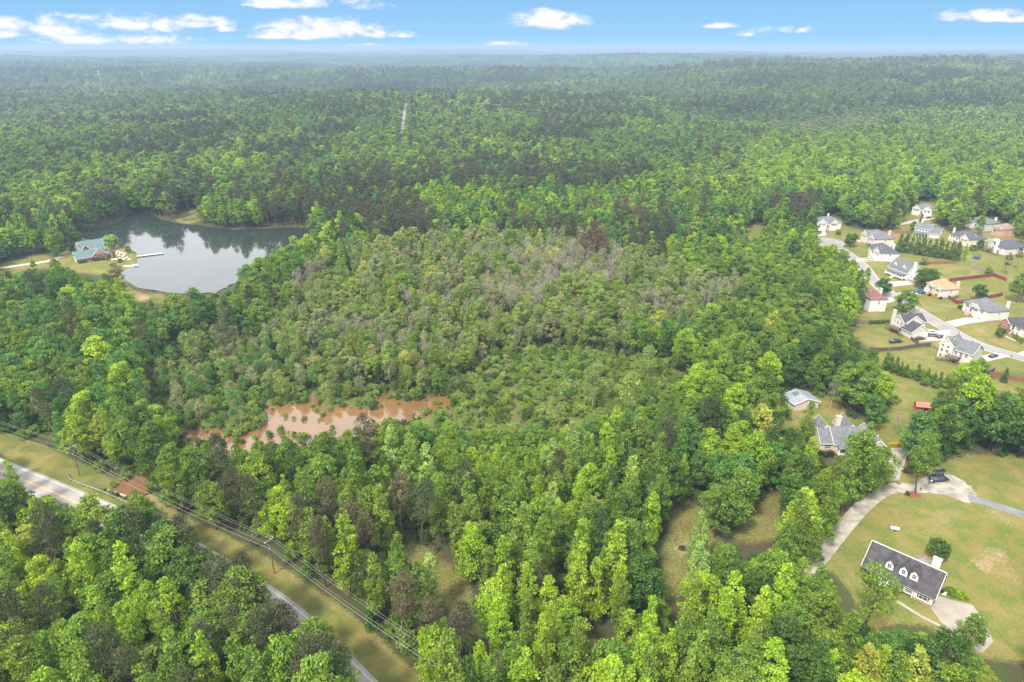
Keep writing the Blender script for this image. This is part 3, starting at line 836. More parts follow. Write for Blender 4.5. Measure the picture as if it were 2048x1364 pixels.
# the row along the near side of the road, its crowns leaning over the carriageway
ru, rv = proj(road_np[:, 0], road_np[:, 1], 0 * road_np[:, 0])
last = None
for j in np.nonzero((ru > 335) & (ru < 830))[0]:
    p = ROADC[j]
    if last is not None and (p - last).length < 4.6:
        continue
    last = p
    s_ = side(ROADC, j); s_ = -s_ if s_.y > 0 else s_
    for row in (0, 1):
        q = p + s_ * ((6.6, 11.0)[row] + 1.2 * math.sin(j * 1.7 + row))
        kk = 'pine' if math.sin(j * 2.9 + row) > 0 else 'broad'
        gap = 508 < ru[j] < 535 or 596 < ru[j] < 645
        sc = (.92 if kk == 'pine' else 1.05) * (1.0 if row == 0 else 1.15)
        if gap:
            kk = 'broad'; sc = .66 if row == 0 else .95
        fx.append((q.x, q.y, 0.0, kk, 'pine' if kk == 'pine' else 'dark' if math.sin(j * 5) > .3 else 'mid', sc))
PT += fx
# the near wood, thinned by crown radius
X, Y = scatter(70, 560, 3.7)
qx, qy = scatter(120, 330, 1.9, 20)
qu, qv = proj(qx, qy, 0 * qx + 2)
qk = inpoly(qu, qv, MARSH)
X = np.concatenate([X, qx[qk]]); Y = np.concatenate([Y, qy[qk]])
k = ~blocked(X, Y, 0 * X, (0.0, 3.0, 6.0, 8.5)) & offroad(X, Y)
X = X[k]; Y = Y[k]
order = rng.permutation(len(X)); X = X[order]; Y = Y[order]
uu, vv = proj(X, Y, 0 * X + 11)
um, vm = proj(X, Y, 0 * X + 2)
low = blocked(X, Y, 0 * X, (11.0, 15.5)) | (~inpoly(um, vm, MARSH) & (inpoly(*proj(X, Y, 0 * X + 9), MARSH) | inpoly(*proj(X, Y, 0 * X + 13), MARSH) | inpoly(*proj(X, Y, 0 * X + 17), MARSH)))      # edge growth, kept short of the openings
zone = np.full(len(X), -1)
for i, (P, kd, td) in enumerate(ZONES):
    zone[(zone < 0) & inpoly(uu, vv, P)] = i
marsh = inpoly(um, vm, MARSH); reeds = inpoly(um, vm, REEDS); swamp = inpoly(uu, vv, SWAMP)
pine_n = fbm(X / 70 + 40, Y / 70 + 11, 3); col_n = fbm(X / 45 + 3, Y / 45 + 81, 3); bare_n = fbm(X / 38 + 13, Y / 38 + 31, 3)
cell = {}
RADK = {'broad': 3.7, 'narrow': 2.35, 'pine': 2.9, 'swamp': 2.3, 'bare': 2.2, 'shrub': 1.7}
def room(x, y, r):
    ci, cj = int(x // 8), int(y // 8)
    for a in range(ci - 1, ci + 2):
        for b in range(cj - 1, cj + 2):
            for (X0, Y0, r0) in cell.get((a, b), ()):
                if (X0 - x) ** 2 + (Y0 - y) ** 2 < ((r0 + r) * .80) ** 2:
                    return False
    cell.setdefault((ci, cj), []).append((x, y, r))
    return True
for t in fx:
    cell.setdefault((int(t[0] // 8), int(t[1] // 8)), []).append((t[0], t[1], RADK[t[3]] * t[5] * 1.25))
U = rng.random((len(X), 5))
for i in range(len(X)):
    u = U[i]; x = X[i]; y = Y[i]; sc = .82 + .36 * u[2]
    if marsh[i]:
        kd = dict(shrub=.975, swamp=.025); td = dict(mid=.22, olive=.66, dark=.12); sc = .26 + .9 * u[2] ** 1.8 + .25 * (bare_n[i] > .5)
        if col_n[i] > .515 and u[4] < .8:
            continue
    elif reeds[i]:
        kd = dict(shrub=.42, swamp=.58); td = dict(olive=.4, grey=.2, cool=.25, mid=.15); sc *= .72
    elif swamp[i]:
        kd = dict(swamp=.52, broad=.30, bare=.05, narrow=.13); td = dict(olive=.46, grey=.18, mid=.24, yellow=.06, dark=.06)
        if bare_n[i] > .535 and vv[i] < 650:
            kd = dict(bare=.5, swamp=.46, broad=.04)
        sc *= .8 + .15 * (y > 300)
    elif zone[i] >= 0:
        kd, td = ZONES[zone[i]][1:]
    else:
        kd = dict(broad=.66, narrow=.28, pine=.06); td = dict(mid=.42, lime=.12, cool=.22, dark=.16, yellow=.03, olive=.05)
        if pine_n[i] > .60:
            kd = dict(pine=.7, broad=.3)
    kind = pick(kd, u[0])
    tint = pick(td, np.clip(u[1] * .65 + (col_n[i] - .25) / .5 * .35, 0, 1))
    if kind == 'pine':
        tint = 'pine' if u[3] < .75 else 'pinebrown'
    if kind == 'bare':
        tint = 'grey' if u[3] < .8 else 'rust'
    if low[i]:
        kind = 'broad' if kind in ('pine', 'narrow') else kind
        sc *= .46
        if tint.startswith('pine'):
            tint = 'mid'
    if room(x, y, RADK[kind] * sc * (.62 if marsh[i] else 1)):
        PT.append((x, y, 0.0, kind, tint, sc))
# small growth that fills the gaps between crowns and the wood's edge
X, Y = scatter(70, 330, 4.6, 42)
k = ~blocked(X, Y, 0 * X, (0.0, 3.0)) & offroad(X, Y, 12)
X = X[k]; Y = Y[k]; U = rng.random((len(X), 4))
for i in range(len(X)):
    if U[i, 0] < .75:
        PT.append((X[i], Y[i], 0.0, 'shrub', pick(dict(mid=.5, dark=.3, olive=.2), U[i, 1]), .7 + .7 * U[i, 2]))
# brush along the banks of the pond and the creek
for outline, nmul in ((POND_SEEN, 1.0), (CREEK, 1.4)):
    W_ = [px(*q) for q in outline]
    for a, b in zip(W_, W_[1:] + W_[:1]):
        for _ in range(int((b - a).length * .55 * nmul)):
            c = a.lerp(b, rng.random()); s_ = .25 + .55 * rng.random() ** 2
            PT.append((c.x + rng.normal(0, 1.0), c.y + rng.normal(0, 1.0), 0.0, 'shrub', ('olive', 'mid', 'dark')[int(rng.random() * 3)], s_))
N_NEAR = len(PT)
# the woods beyond, over the hills
for (r0, r1, sp) in ((560, 1250, 7.2), (1250, 2600, 10.5), (2600, 5200, 17), (5200, 15000, 56)):
    X, Y = scatter(r0, r1, sp, 41)
    Z = terrain(X, Y)
    k = ~blocked(X, Y, Z, (0.0, 12.0) if r1 < 3000 else (0.0,))
    X = X[k]; Y = Y[k]; Z = Z[k]
    U = rng.random((len(X), 5))
    pn = fbm(X / 190 + 40, Y / 260 + 11, 4); cn = fbm(X / 120 + 3, Y / 160 + 81, 4); gn = fbm(X / 150 + 61, Y / 110 + 7, 3)
    uu, vv = proj(X, Y, Z + 12)
    young = inpoly(uu, vv, [(1480, 290), (1700, 240), (2100, 215), (2100, 410), (1700, 390), (1500, 380)])
    greyish = inpoly(uu, vv, [(1540, 250), (1700, 235), (1760, 250), (1640, 275), (1545, 268)])
    for i in range(len(X)):
        u = U[i]
        if r0 > 5000:
            kind = 'canopy'; tint = pick(dict(dark=.35, cool=.3, mid=.35), np.clip(u[1] * .4 + (cn[i] - .25) / .5 * .6, 0, 1)); sc = .9 + .3 * u[2]
            if pn[i] > .55:
                tint = 'pine'
        else:
            kd = dict(broad=.80, narrow=.12, pine=.08)
            td = dict(dark=.15, cool=.2, mid=.38, lime=.14, olive=.06, pale=.07)
            if pn[i] > .60 and not young[i]:
                kd = dict(pine=.55, broad=.45)
            if young[i]:
                kd = dict(narrow=.35, broad=.65); td = dict(mid=.45, lime=.35, cool=.2)
            if greyish[i]:
                kd = dict(swamp=.7, broad=.3); td = dict(grey=.6, olive=.4)
            kind = pick(kd, u[0])
            tint = pick(td, np.clip(u[1] * .55 + (cn[i] - .25) / .5 * .45, 0, 1))
            if kind == 'pine':
                tint = 'pine' if u[3] < .8 else 'pinebrown'
            sc = (.85 + .4 * u[2]) * (1.05 if r0 < 1000 else 1.35 if r0 < 2000 else 1.95)
        PT.append((X[i], Y[i], Z[i], kind, tint, sc))
print('trees', N_NEAR, len(PT))
# ================================================================== tints, nearest trees as things, the rest as woods
def tint_of(name, u):
    c = np.array(PAL[name])
    b = .82 + .36 * u[0]
    return (float(c[0] * b * (.9 + .2 * u[1])), float(c[1] * b), float(c[2] * b * (.8 + .4 * u[2])))
PX = np.array([p[0] for p in PT]); PY = np.array([p[1] for p in PT]); PZ = np.array([p[2] for p in PT]); PS = np.array([p[5] for p in PT])
kinds = [p[3] for p in PT]
tu = rng.random((len(PT), 3))
TINT = np.array([tint_of(PT[i][4], tu[i]) for i in range(len(PT))])
_far = (.6 * sstep(500, 1800, np.hypot(PX, PY)))[:, None]
_mean = np.array([.102, .150, .064])  # far leaves fade to this greyed green: distance haze put into the tint
_patch = (.45 + 1.1 * fbm(PX / 420 + 7, PY / 650 + 3, 3))[:, None]
TINT = TINT * (1 + (_patch - 1) * np.minimum(1, _far * 2))
TINT = TINT * (1 - _far) + _mean * _far * (TINT.sum(1) / .33)[:, None] ** .6
VARI = np.array([int(u * NVAR[k]) for u, k in zip(rng.random(len(PT)), kinds)])
ROT = rng.random(len(PT)) * 2 * math.pi
pu, pv = proj(PX, PY, PZ + 9)
inframe = (pu > -30) & (pu < 2078) & (pv > -20) & (pv < 1384)
dist = np.hypot(np.hypot(PX, PY), PZ - CAM_H)
LIMIT = {'leafy': 300, 'pine': 110, 'thin': 110, 'shrub': 120}
CLASS = {'broad': 'leafy', 'narrow': 'leafy', 'pine': 'pine', 'swamp': 'thin', 'bare': 'thin', 'shrub': 'shrub'}
single = np.zeros(len(PT), bool)
for cl, nmax in LIMIT.items():
    c = np.array([CLASS.get(k) == cl for k in kinds]) & inframe
    size = PS / dist
    if cl == 'shrub':       # the ones that can be seen: out in the marsh, not under the wood
        um2, vm2 = proj(PX, PY, PZ + 1.5)
        c &= inpoly(um2, vm2, MARSH) | inpoly(um2, vm2, REEDS)
    j = np.nonzero(c)[0]
    j = j[np.argsort(-size[j])][:nmax]
    single[j] = True

def proto(me, name):
    return bpy.data.objects.new(name, me)
def wood(name, label, cat, sel, lods):
    """one object: a cloud of points, each carrying a tree of its kind"""
    idx = np.nonzero(sel)[0]
    me = bpy.data.meshes.new(name)
    me.vertices.add(len(idx))
    me.vertices.foreach_set('co', np.stack([PX[idx], PY[idx], PZ[idx]], -1).astype(np.float32).ravel())
    lod = np.where(dist[idx] < 420, 0, np.where(dist[idx] < 1000, 1, 2))
    keys = []; code = np.zeros(len(idx), np.int32)
    for n_, i in enumerate(idx):
        l = lod[n_] if kinds[i] != 'canopy' else 2
        key = (kinds[i], int(VARI[i]), int(l))
        if key not in lods:
            lods[key] = proto(FAR[key], 'wood_tree')
        if key not in keys:
            keys.append(key)
        code[n_] = keys.index(key)
    a = me.attributes.new('which', 'INT', 'POINT'); a.data.foreach_set('value', code)
    a = me.attributes.new('turn', 'FLOAT_VECTOR', 'POINT'); a.data.foreach_set('vector', np.stack([.13 * (tu[idx, 0] - .5), .13 * (tu[idx, 1] - .5), ROT[idx]], -1).astype(np.float32).ravel())
    wide = np.where(dist[idx] > 600, 1.14, 1.0)
    wob = .9 + .2 * ((ROT[idx] * 7.3) % 1)
    a = me.attributes.new('size', 'FLOAT_VECTOR', 'POINT'); a.data.foreach_set('vector', np.stack([PS[idx] * wide * (.86 + .3 * tu[idx, 2]), PS[idx] * wide * (1.14 - .3 * tu[idx, 2]), PS[idx] * wob / wide], -1).astype(np.float32).ravel())
    a = me.attributes.new('tint', 'FLOAT_COLOR', 'POINT'); a.data.foreach_set('color', np.concatenate([TINT[idx], np.ones((len(idx), 1))], 1).astype(np.float32).ravel())
    o = link(name, me)
    tag(o, label, cat, kind='stuff')
    g = bpy.data.node_groups.new(name, 'GeometryNodeTree')
    g.interface.new_socket('Geometry', in_out='INPUT', socket_type='NodeSocketGeometry')
    g.interface.new_socket('Geometry', in_out='OUTPUT', socket_type='NodeSocketGeometry')
    N_ = g.nodes; L_ = g.links
    gi = N_.new('NodeGroupInput'); go = N_.new('NodeGroupOutput'); jn = N_.new('GeometryNodeJoinGeometry')
    m2p = N_.new('GeometryNodeMeshToPoints'); L_.new(gi.outputs[0], m2p.inputs[0])
    def attr(nm, ty):
        q = N_.new('GeometryNodeInputNamedAttribute'); q.data_type = ty; q.inputs['Name'].default_value = nm
        return q.outputs[0]
    wh = attr('which', 'INT'); tn = attr('turn', 'FLOAT_VECTOR'); sz = attr('size', 'FLOAT_VECTOR')
    e2r = N_.new('FunctionNodeEulerToRotation'); L_.new(tn, e2r.inputs[0])
    for k_, key in enumerate(keys):
        oi = N_.new('GeometryNodeObjectInfo'); oi.inputs['Object'].default_value = lods[key]
        cp = N_.new('FunctionNodeCompare'); cp.data_type = 'INT'; cp.operation = 'EQUAL'
        ins = [s for s in cp.inputs if s.type == 'INT']
        L_.new(wh, ins[0]); ins[1].default_value = k_
        ip = N_.new('GeometryNodeInstanceOnPoints')
        L_.new(m2p.outputs[0], ip.inputs['Points']); L_.new(cp.outputs[0], ip.inputs['Selection'])
        L_.new(oi.outputs['Geometry'], ip.inputs['Instance']); L_.new(e2r.outputs[0], ip.inputs['Rotation']); L_.new(sz, ip.inputs['Scale'])
        L_.new(ip.outputs[0], jn.inputs[0])
    L_.new(jn.outputs[0], go.inputs[0])
    md = o.modifiers.new('trees', 'NODES'); md.node_group = g
    return o
LODS = {}
rest = ~single
isk = lambda *ks: np.array([k in ks for k in kinds])
wood('forest', 'green broadleaf forest rolling to the horizon behind the pond and houses', 'forest', rest & isk('broad', 'narrow', 'canopy'), LODS)
wood('pine_woods', 'dark patches of pine among the far broadleaf forest', 'pine woods', rest & isk('pine'), LODS)
wood('swamp_woods', 'thin grey half bare swamp wood behind the muddy pond', 'swamp woods', rest & isk('swamp', 'bare'), LODS)
wood('undergrowth', 'low green brush filling the marsh and wood floor', 'undergrowth', rest & isk('shrub'), LODS)

# ---- the nearest trees, each a thing with trunk and crown
TREENAME = {'broad': 'broadleaf_tree', 'narrow': 'slender_tree', 'open': 'broadleaf_tree', 'pine': 'pine_tree', 'cypress': 'evergreen_tree', 'small': 'garden_tree', 'swamp': 'swamp_tree', 'bare': 'bare_tree', 'shrub': 'shrub'}
TREECAT = {'broad': 'tree', 'narrow': 'tree', 'open': 'tree', 'pine': 'pine tree', 'cypress': 'evergreen tree', 'small': 'small tree', 'swamp': 'swamp tree', 'bare': 'bare tree', 'shrub': 'shrub'}
GROUPS = {'broad': 'broadleaf trees of the near woods', 'narrow': 'broadleaf trees of the near woods', 'pine': 'pines among the near woods', 'swamp': 'thin trees of the swamp', 'bare': 'bare trees of the swamp', 'shrub': 'shrubs of the marsh'}
TREES = []      # (object, kind, tint name, x, y, scale)
def plant(x, y, kind, tint, sc, v=0, rot=0.0, col=None, z=0.0, hs=1.0):
    o = empty(TREENAME[kind], (x, y, z), rot)
    e_ = .86 + .28 * ((x * 3.7 + y * 1.3) % 1) if z == 0 and kind in ('broad', 'narrow', 'pine') else 1.0
    o.scale = (sc * e_, sc * (2 - e_), sc * hs)
    if kind in ('broad', 'narrow'):
        o.rotation_euler = (.12 * ((x * 1.9) % 1 - .5), .12 * ((y * 2.3) % 1 - .5), rot)
    c = link('crown', CROWN[kind, v], o); t = link('trunk' if kind != 'shrub' else 'stem', TRUNK[kind, v], o)
    col = PAL[tint] if col is None else col
    c['tint'] = tuple(float(a) for a in col)
    o['category'] = TREECAT[kind]
    if kind in GROUPS:
        o['group'] = GROUPS[kind]
    TREES.append((o, kind, tint, x, y, sc))
    return o
for i in np.nonzero(single)[0]:
    plant(PX[i], PY[i], kinds[i], PT[i][4], PS[i], int(VARI[i]), ROT[i], TINT[i])
# ================================================================== mesh builder
class MB:
    def __init__(self):
        self.V = []; self.F = []; self.mi = []
    def add(self, V, F_, mi=0):
        b = len(self.V)
        self.V += [tuple(v) for v in V]
        for f in F_:
            self.F.append(tuple(b + i for i in f)); self.mi.append(mi)
        return self
    def box(self, x0, x1, y0, y1, z0, z1, mi=0):
        V = [(x0, y0, z0), (x1, y0, z0), (x1, y1, z0), (x0, y1, z0), (x0, y0, z1), (x1, y0, z1), (x1, y1, z1), (x0, y1, z1)]
        return self.add(V, [(3, 2, 1, 0), (4, 5, 6, 7), (0, 1, 5, 4), (1, 2, 6, 5), (2, 3, 7, 6), (3, 0, 4, 7)], mi)
    def bar(self, p, q, w, h, mi=0):
        """a bar from p to q, w across and h high"""
        p = Vector(p); q = Vector(q); d = (q - p).normalized()
        s = d.cross(Vector((0, 0, 1)))
        s = Vector((1, 0, 0)) if s.length < 1e-4 else s.normalized()
        u = s.cross(d)
        c = [(-w / 2, -h / 2), (w / 2, -h / 2), (w / 2, h / 2), (-w / 2, h / 2)]
        V = [e + s * a + u * b for e in (p, q) for a, b in c]
        return self.add(V, [(0, 1, 2, 3), (7, 6, 5, 4), (0, 4, 5, 1), (1, 5, 6, 2), (2, 6, 7, 3), (3, 7, 4, 0)], mi)
    def tube(self, pts, rads, sides=8, mi=0, cap=True):
        b = len(self.V)
        V, F_ = tubes([(pts, rads)], sides)
        self.add(V, F_, mi)
        if cap:
            n = len(pts)
            self.F.append(tuple(b + k for k in range(sides))[::-1]); self.mi.append(mi)
            self.F.append(tuple(b + (n - 1) * sides + k for k in range(sides))); self.mi.append(mi)
        return self
    def slab(self, pts, t, mi=0):
        """a sloping plate: its top corners, thickness straight down"""
        n = len(pts)
        V = [Vector(p) for p in pts] + [Vector(p) - Vector((0, 0, t)) for p in pts]
        F_ = [tuple(range(n)), tuple(range(2 * n - 1, n - 1, -1))] + [(i, n + i, n + (i + 1) % n, (i + 1) % n) for i in range(n)]
        return self.add(V, F_, mi)
    def prism(self, prof, y0, y1, mi=0):
        """a closed x-z outline pushed along y"""
        n = len(prof)
        V = [(x, y0, z) for x, z in prof] + [(x, y1, z) for x, z in prof]
        F_ = [tuple(range(n)), tuple(range(2 * n - 1, n - 1, -1))] + [((i + 1) % n, i, n + i, n + (i + 1) % n) for i in range(n)]
        return self.add(V, F_, mi)
    def build(self, name, mats, parent=None, smooth=False, bevel=0.0):
        me = bpy.data.meshes.new(name)
        me.from_pydata(self.V, [], self.F)
        for m_ in (mats if isinstance(mats, (list, tuple)) else [mats]):
            me.materials.append(m_)
        me.polygons.foreach_set('material_index', self.mi)
        me.update()
        bm = bmesh.new(); bm.from_mesh(me)
        bmesh.ops.recalc_face_normals(bm, faces=bm.faces)
        if bevel:
            bmesh.ops.bevel(bm, geom=bm.edges[:], offset=bevel, segments=2, affect='EDGES', clamp_overlap=True)
        bm.to_mesh(me); bm.free()
        if smooth:
            me.polygons.foreach_set('use_smooth', [True] * len(me.polygons))
        return link(name, me, parent)

SIDING = {'white': principled('white_siding', (0.50, 0.495, 0.485), 0.6, var=.05, scale=.6), 'cream': principled('cream_siding', (0.48, 0.46, 0.42), 0.6, var=.05, scale=.6), 'tan': principled('tan_siding', (0.46, 0.41, 0.345), 0.65, var=.06, scale=.6), 'pale_blue': principled('pale_blue_siding', (0.52, 0.545, 0.585), 0.6, var=.05, scale=.6),
          'beige': principled('beige_siding', (0.52, 0.475, 0.40), 0.6, var=.05, scale=.6), 'brick': principled('red_brick', (0.30, 0.105, 0.07), 0.85, var=.25, scale=2.5), 'pinkbrick': principled('pink_brick', (0.42, 0.25, 0.19), 0.85, var=.25, scale=2.5), 'redwood': principled('red_stained_wood', (0.36, 0.085, 0.06), 0.7, var=.2, scale=1.2), 'greywood': principled('grey_boards', (0.30, 0.275, 0.25), 0.8, var=.2, scale=1.2), 'block': principled('pale_block', (0.42, 0.37, 0.32), 0.85, var=.12, scale=1)}
ROOFM = {'grey': principled('grey_shingles', (0.105, 0.11, 0.122), 0.9, var=.22, scale=.9), 'dark': principled('dark_shingles', (0.05, 0.05, 0.058), 0.9, var=.25, scale=.9), 'navy': principled('blue_grey_shingles', (0.06, 0.065, 0.085), 0.9, var=.2, scale=.9), 'charcoal': principled('charcoal_shingles', (0.052, 0.048, 0.055), 0.9, var=.3, scale=.7), 'orange': principled('terracotta_shingles', (0.36, 0.185, 0.11), 0.9, var=.18, scale=.9), 'maroon': principled('maroon_shingles', (0.15, 0.075, 0.062), 0.9, var=.25, scale=.9), 'teal': principled('teal_metal_roof', (0.075, 0.125, 0.128), 0.55, .4, var=.08, scale=.5), 'tan': principled('tan_shingles', (0.19, 0.15, 0.12), 0.9, var=.2, scale=.9), 'tin': principled('galvanised_roof', (0.24, 0.265, 0.30), 0.5, .4, .2, var=.15, scale=.7), 'salmon': principled('salmon_metal_roof', (0.42, 0.12, 0.10), 0.5, .4, var=.12, scale=.8), 'brownish': principled('brown_grey_shingles', (0.17, 0.145, 0.12), 0.9, var=.25, scale=.8)}
WHITE = principled('white_paint', (0.62, 0.62, 0.61), 0.5)
GLASS = principled('window_glass', (0.03, 0.035, 0.042), 0.08, 0.6)
DARKDOOR = principled('dark_door', (0.06, 0.035, 0.03), 0.5)
GARAGEW = principled('garage_white', (0.66, 0.65, 0.62), 0.5, var=.03)
DECKW = principled('weathered_deck', (0.13, 0.10, 0.085), 0.85, var=.25, scale=2)
STEPRED = principled('brick_steps', (0.30, 0.12, 0.09), 0.85, var=.2, scale=2)
SHUT = principled('black_shutter', (0.02, 0.02, 0.022), 0.5)
BRICKF = principled('foundation_brick', (0.33, 0.20, 0.15), 0.85, var=.2, scale=2)

DIRS = {'f': (0, -1), 'b': (0, 1), 'l': (-1, 0), 'r': (1, 0)}
class House:
    """built with its front along local x, facing -y"""
    def __init__(self, name, label, A, B, wall, roof, D=None, C=None, rz=None, cat='house', group=None):
        A = px(*A) if len(A) == 2 else Vector(A); B = px(*B) if len(B) == 2 else Vector(B)
        self.W = (B - A).length
        a = math.atan2((B - A).y, (B - A).x)
        if C is not None:
            C = px(*C)
            self.D = D or (C - B).length
            a2 = math.atan2((C - B).y, (C - B).x) - math.pi / 2
            a = math.atan2(math.sin(a) + math.sin(a2), math.cos(a) + math.cos(a2))
        else:
            self.D = D or 10
        if rz is not None:
            a = R(rz)
        o = B - Vector((math.cos(a), math.sin(a), 0)) * self.W
        self.root = empty(name, (o.x, o.y, 0), a)
        tag(self.root, label, cat, group)
        self.wm = wall if not isinstance(wall, str) else SIDING[wall]
        self.rm = ROOFM[roof]
        self.wall = MB(); self.roof = MB(); self.trim = MB(); self.base = MB()
        self.n = 0
        self._v = []
    def block(self, x0, x1, y0, y1, ze, roof='x', rise=2.6, ov=.45, z0=-.4, foundation=0.5, wmi=0, z_wall0=None):
        e = 0.004 * (self.n % 9); self.n += 1
        x0 += e; x1 -= e; y0 += e; y1 -= e
        W_ = self.wall
        W_.box(x0, x1, y0, y1, z0 if z_wall0 is None else z_wall0, ze, wmi)
        if foundation:
            self.base.box(x0 - .03, x1 + .03, y0 - .03, y1 + .03, -.5, foundation)
        mx, my = (x0 + x1) / 2, (y0 + y1) / 2
        t = .2
        if roof == 'x':
            W_.add([(x0, y0, ze), (x0, y1, ze), (x0, my, ze + rise)], [(0, 1, 2)], wmi); W_.add([(x1, y0, ze), (x1, y1, ze), (x1, my, ze + rise)], [(0, 2, 1)], wmi)
            k = rise / (my - y0); d = ov * k
            for s, ye in ((-1, y0 - ov), (1, y1 + ov)):
                self.roof.slab([(x0 - ov * .7, ye, ze - d + .16), (x1 + ov * .7, ye, ze - d + .16), (x1 + ov * .7, my, ze + rise + .16), (x0 - ov * .7, my, ze + rise + .16)], t)
                for xe in (x0 - ov * .7 - .03, x1 + ov * .7 + .03):
                    self.trim.bar((xe, ye - s * -.02, ze - d + .03), (xe, my, ze + rise + .03), .07, .30)
                self.trim.bar((x0 - ov * .7, ye + s * .05, ze - d + .02), (x1 + ov * .7, ye + s * .05, ze - d + .02), .07, .2)
        elif roof == 'y':
            W_.add([(x0, y0, ze), (x1, y0, ze), (mx, y0, ze + rise)], [(0, 1, 2)], wmi); W_.add([(x0, y1, ze), (x1, y1, ze), (mx, y1, ze + rise)], [(0, 2, 1)], wmi)
            k = rise / (mx - x0); d = ov * k
            for s, xe in ((-1, x0 - ov), (1, x1 + ov)):
                self.roof.slab([(xe, y0 - ov * .7, ze - d + .16), (mx, y0 - ov * .7, ze + rise + .16), (mx, y1 + ov * .7, ze + rise + .16), (xe, y1 + ov * .7, ze - d + .16)], t)
                for ye in (y0 - ov * .7 - .03, y1 + ov * .7 + .03):
                    self.trim.bar((xe, ye, ze - d + .03), (mx, ye, ze + rise + .03), .07, .30)
                self.trim.bar((xe + s * .05, y0 - ov * .7, ze - d + .02), (xe + s * .05, y1 + ov * .7, ze - d + .02), .07, .2)
            if x1 - x0 > 5:
                for vx, vd in ((.3, .35), (.62, .5), (.7, .3)):
                    yy = my - (my - y0) * vd
                    self._v.append((x0 + (x1 - x0) * vx, yy, ze + rise * (1 - vd) + .1))
        elif roof == 'hip':
            self._v.append(((x0 + x1) / 2 + .8, my - (my - y0) * .3, ze + rise * .66))
            self._v.append(((x0 + x1) / 2 - .6, my - (my - y0) * .45, ze + rise * .5))
            a0, a1, b0, b1 = x0 - ov, x1 + ov, y0 - ov, y1 + ov
            w_, d_ = a1 - a0, b1 - b0
            if w_ >= d_:
                r0, r1 = (a0 + d_ / 2 * .95, my), (a1 - d_ / 2 * .95, my)
            else:
                r0, r1 = (mx, b0 + w_ / 2 * .95), (mx, b1 - w_ / 2 * .95)
            V = [(a0, b0, ze), (a1, b0, ze), (a1, b1, ze), (a0, b1, ze), (*r0, ze + rise), (*r1, ze + rise), (a0, b0, ze - .18), (a1, b0, ze - .18), (a1, b1, ze - .18), (a0, b1, ze - .18)]
            F_ = [(0, 1, 5, 4), (2, 3, 4, 5), (1, 2, 5), (3, 0, 4)] if w_ >= d_ else [(1, 2, 5, 4), (3, 0, 4, 5), (0, 1, 4), (2, 3, 5)]
            F_ += [(0, 6, 7, 1), (1, 7, 8, 2), (2, 8, 9, 3), (3, 9, 6, 0), (9, 8, 7, 6)]
            self.roof.add(V, F_)
            self.trim.box(a0 + .06, a1 - .06, b0 + .06, b1 - .06, ze - .30, ze - .182)
        return self
    def win(self, x, y, d, z, w=1.0, h=1.4, shutters=False, bars=1):
        dx, dy = DIRS[d]
        f = MB(); g = MB(); s = MB()
        def bx(mb, u0, u1, z0, z1, n0, n1):
            if dx == 0:
                a, b = sorted((y + dy * n0, y + dy * n1)); mb.box(x + u0, x + u1, a, b, z0, z1)
            else:
                a, b = sorted((x + dx * n0, x + dx * n1)); mb.box(a, b, y + u0, y + u1, z0, z1)
        bx(f, -w / 2 - .1, w / 2 + .1, z - .1, z, -.05, .07); bx(f, -w / 2 - .1, w / 2 + .1, z + h, z + h + .1, -.05, .07)
        bx(f, -w / 2 - .1, -w / 2, z, z + h, -.05, .066); bx(f, w / 2, w / 2 + .1, z, z + h, -.05, .066)
        bx(f, -w / 2, w / 2, z + h / 2 - .035, z + h / 2 + .035, -.05, .055)
        for k in range(1, bars + 1):
            u = -w / 2 + w * k / (bars + 1)
            bx(f, u - .03, u + .03, z, z + h, -.05, .05)
        bx(g, -w / 2, w / 2, z, z + h, -.06, .03)
        o = f.build('window', WHITE, self.root)
        g.build('pane', GLASS, o)
        if shutters:
            for u in (-w / 2 - .36, w / 2 + .12):
                q = MB(); q2 = bx(q, u, u + .26, z - .05, z + h + .05, -.03, .05); q.build('shutter', SHUT, self.root)
        return o
    def door(self, x, y, d, z=0.0, w=1.0, h=2.1, mat=None, name='door'):
        dx, dy = DIRS[d]
        m_ = MB()
        if dx == 0:
            a, b = sorted((y - dy * .05, y + dy * .05)); m_.box(x - w / 2, x + w / 2, a, b, z, z + h)
        else:
            a, b = sorted((x - dx * .05, x + dx * .05)); m_.box(a, b, y - w / 2, y + w / 2, z, z + h)
        if name == 'garage_door':
            for k in range(1, 4):
                zz = z + h * k / 4
                if dx == 0:
                    m_.box(x - w / 2 + .1, x + w / 2 - .1, y + dy * .06 - .012, y + dy * .06 + .012, zz - .44, zz - .06)
                else:
                    m_.box(x + dx * .06 - .012, x + dx * .06 + .012, y - w / 2 + .1, y + w / 2 - .1, zz - .44, zz - .06)
        return m_.build(name, mat or (GARAGEW if name == 'garage_door' else DARKDOOR), self.root)
    def garage(self, x, y, d, w=2.6, h=2.2):
        return self.door(x, y, d, 0, w, h, None, 'garage_door')
    def chimney(self, x, y, w, d, z1, z0=-.4, mat=None, cap=True):
        self._ch = getattr(self, '_ch', []); self._ch.append((x, y, w, d, z0, z1, mat)); return self
    def steps(self, x, y, w, z, n=6, run=.3, mat=None):
        m_ = MB()
        for k in range(n):
            m_.box(x - w / 2, x + w / 2, y - run * (n - k) - .01, y - run * (n - k - 1), -.2, z * (k + 1) / (n + 1))
        o = m_.build('steps', mat or STEPRED, self.root)
        r = MB()
        for s in (-1, 1):
            r.bar((x + s * w / 2, y - run * n, .9), (x + s * w / 2, y, z + .9), .07, .07); r.bar((x + s * w / 2, y - run * n, .5), (x + s * w / 2, y, z + .5), .05, .3)
            r.bar((x + s * w / 2, y - run * n, 0), (x + s * w / 2, y - run * n, .95), .08, .08)
        r.build('stair_railing', WHITE, self.root)
        return o
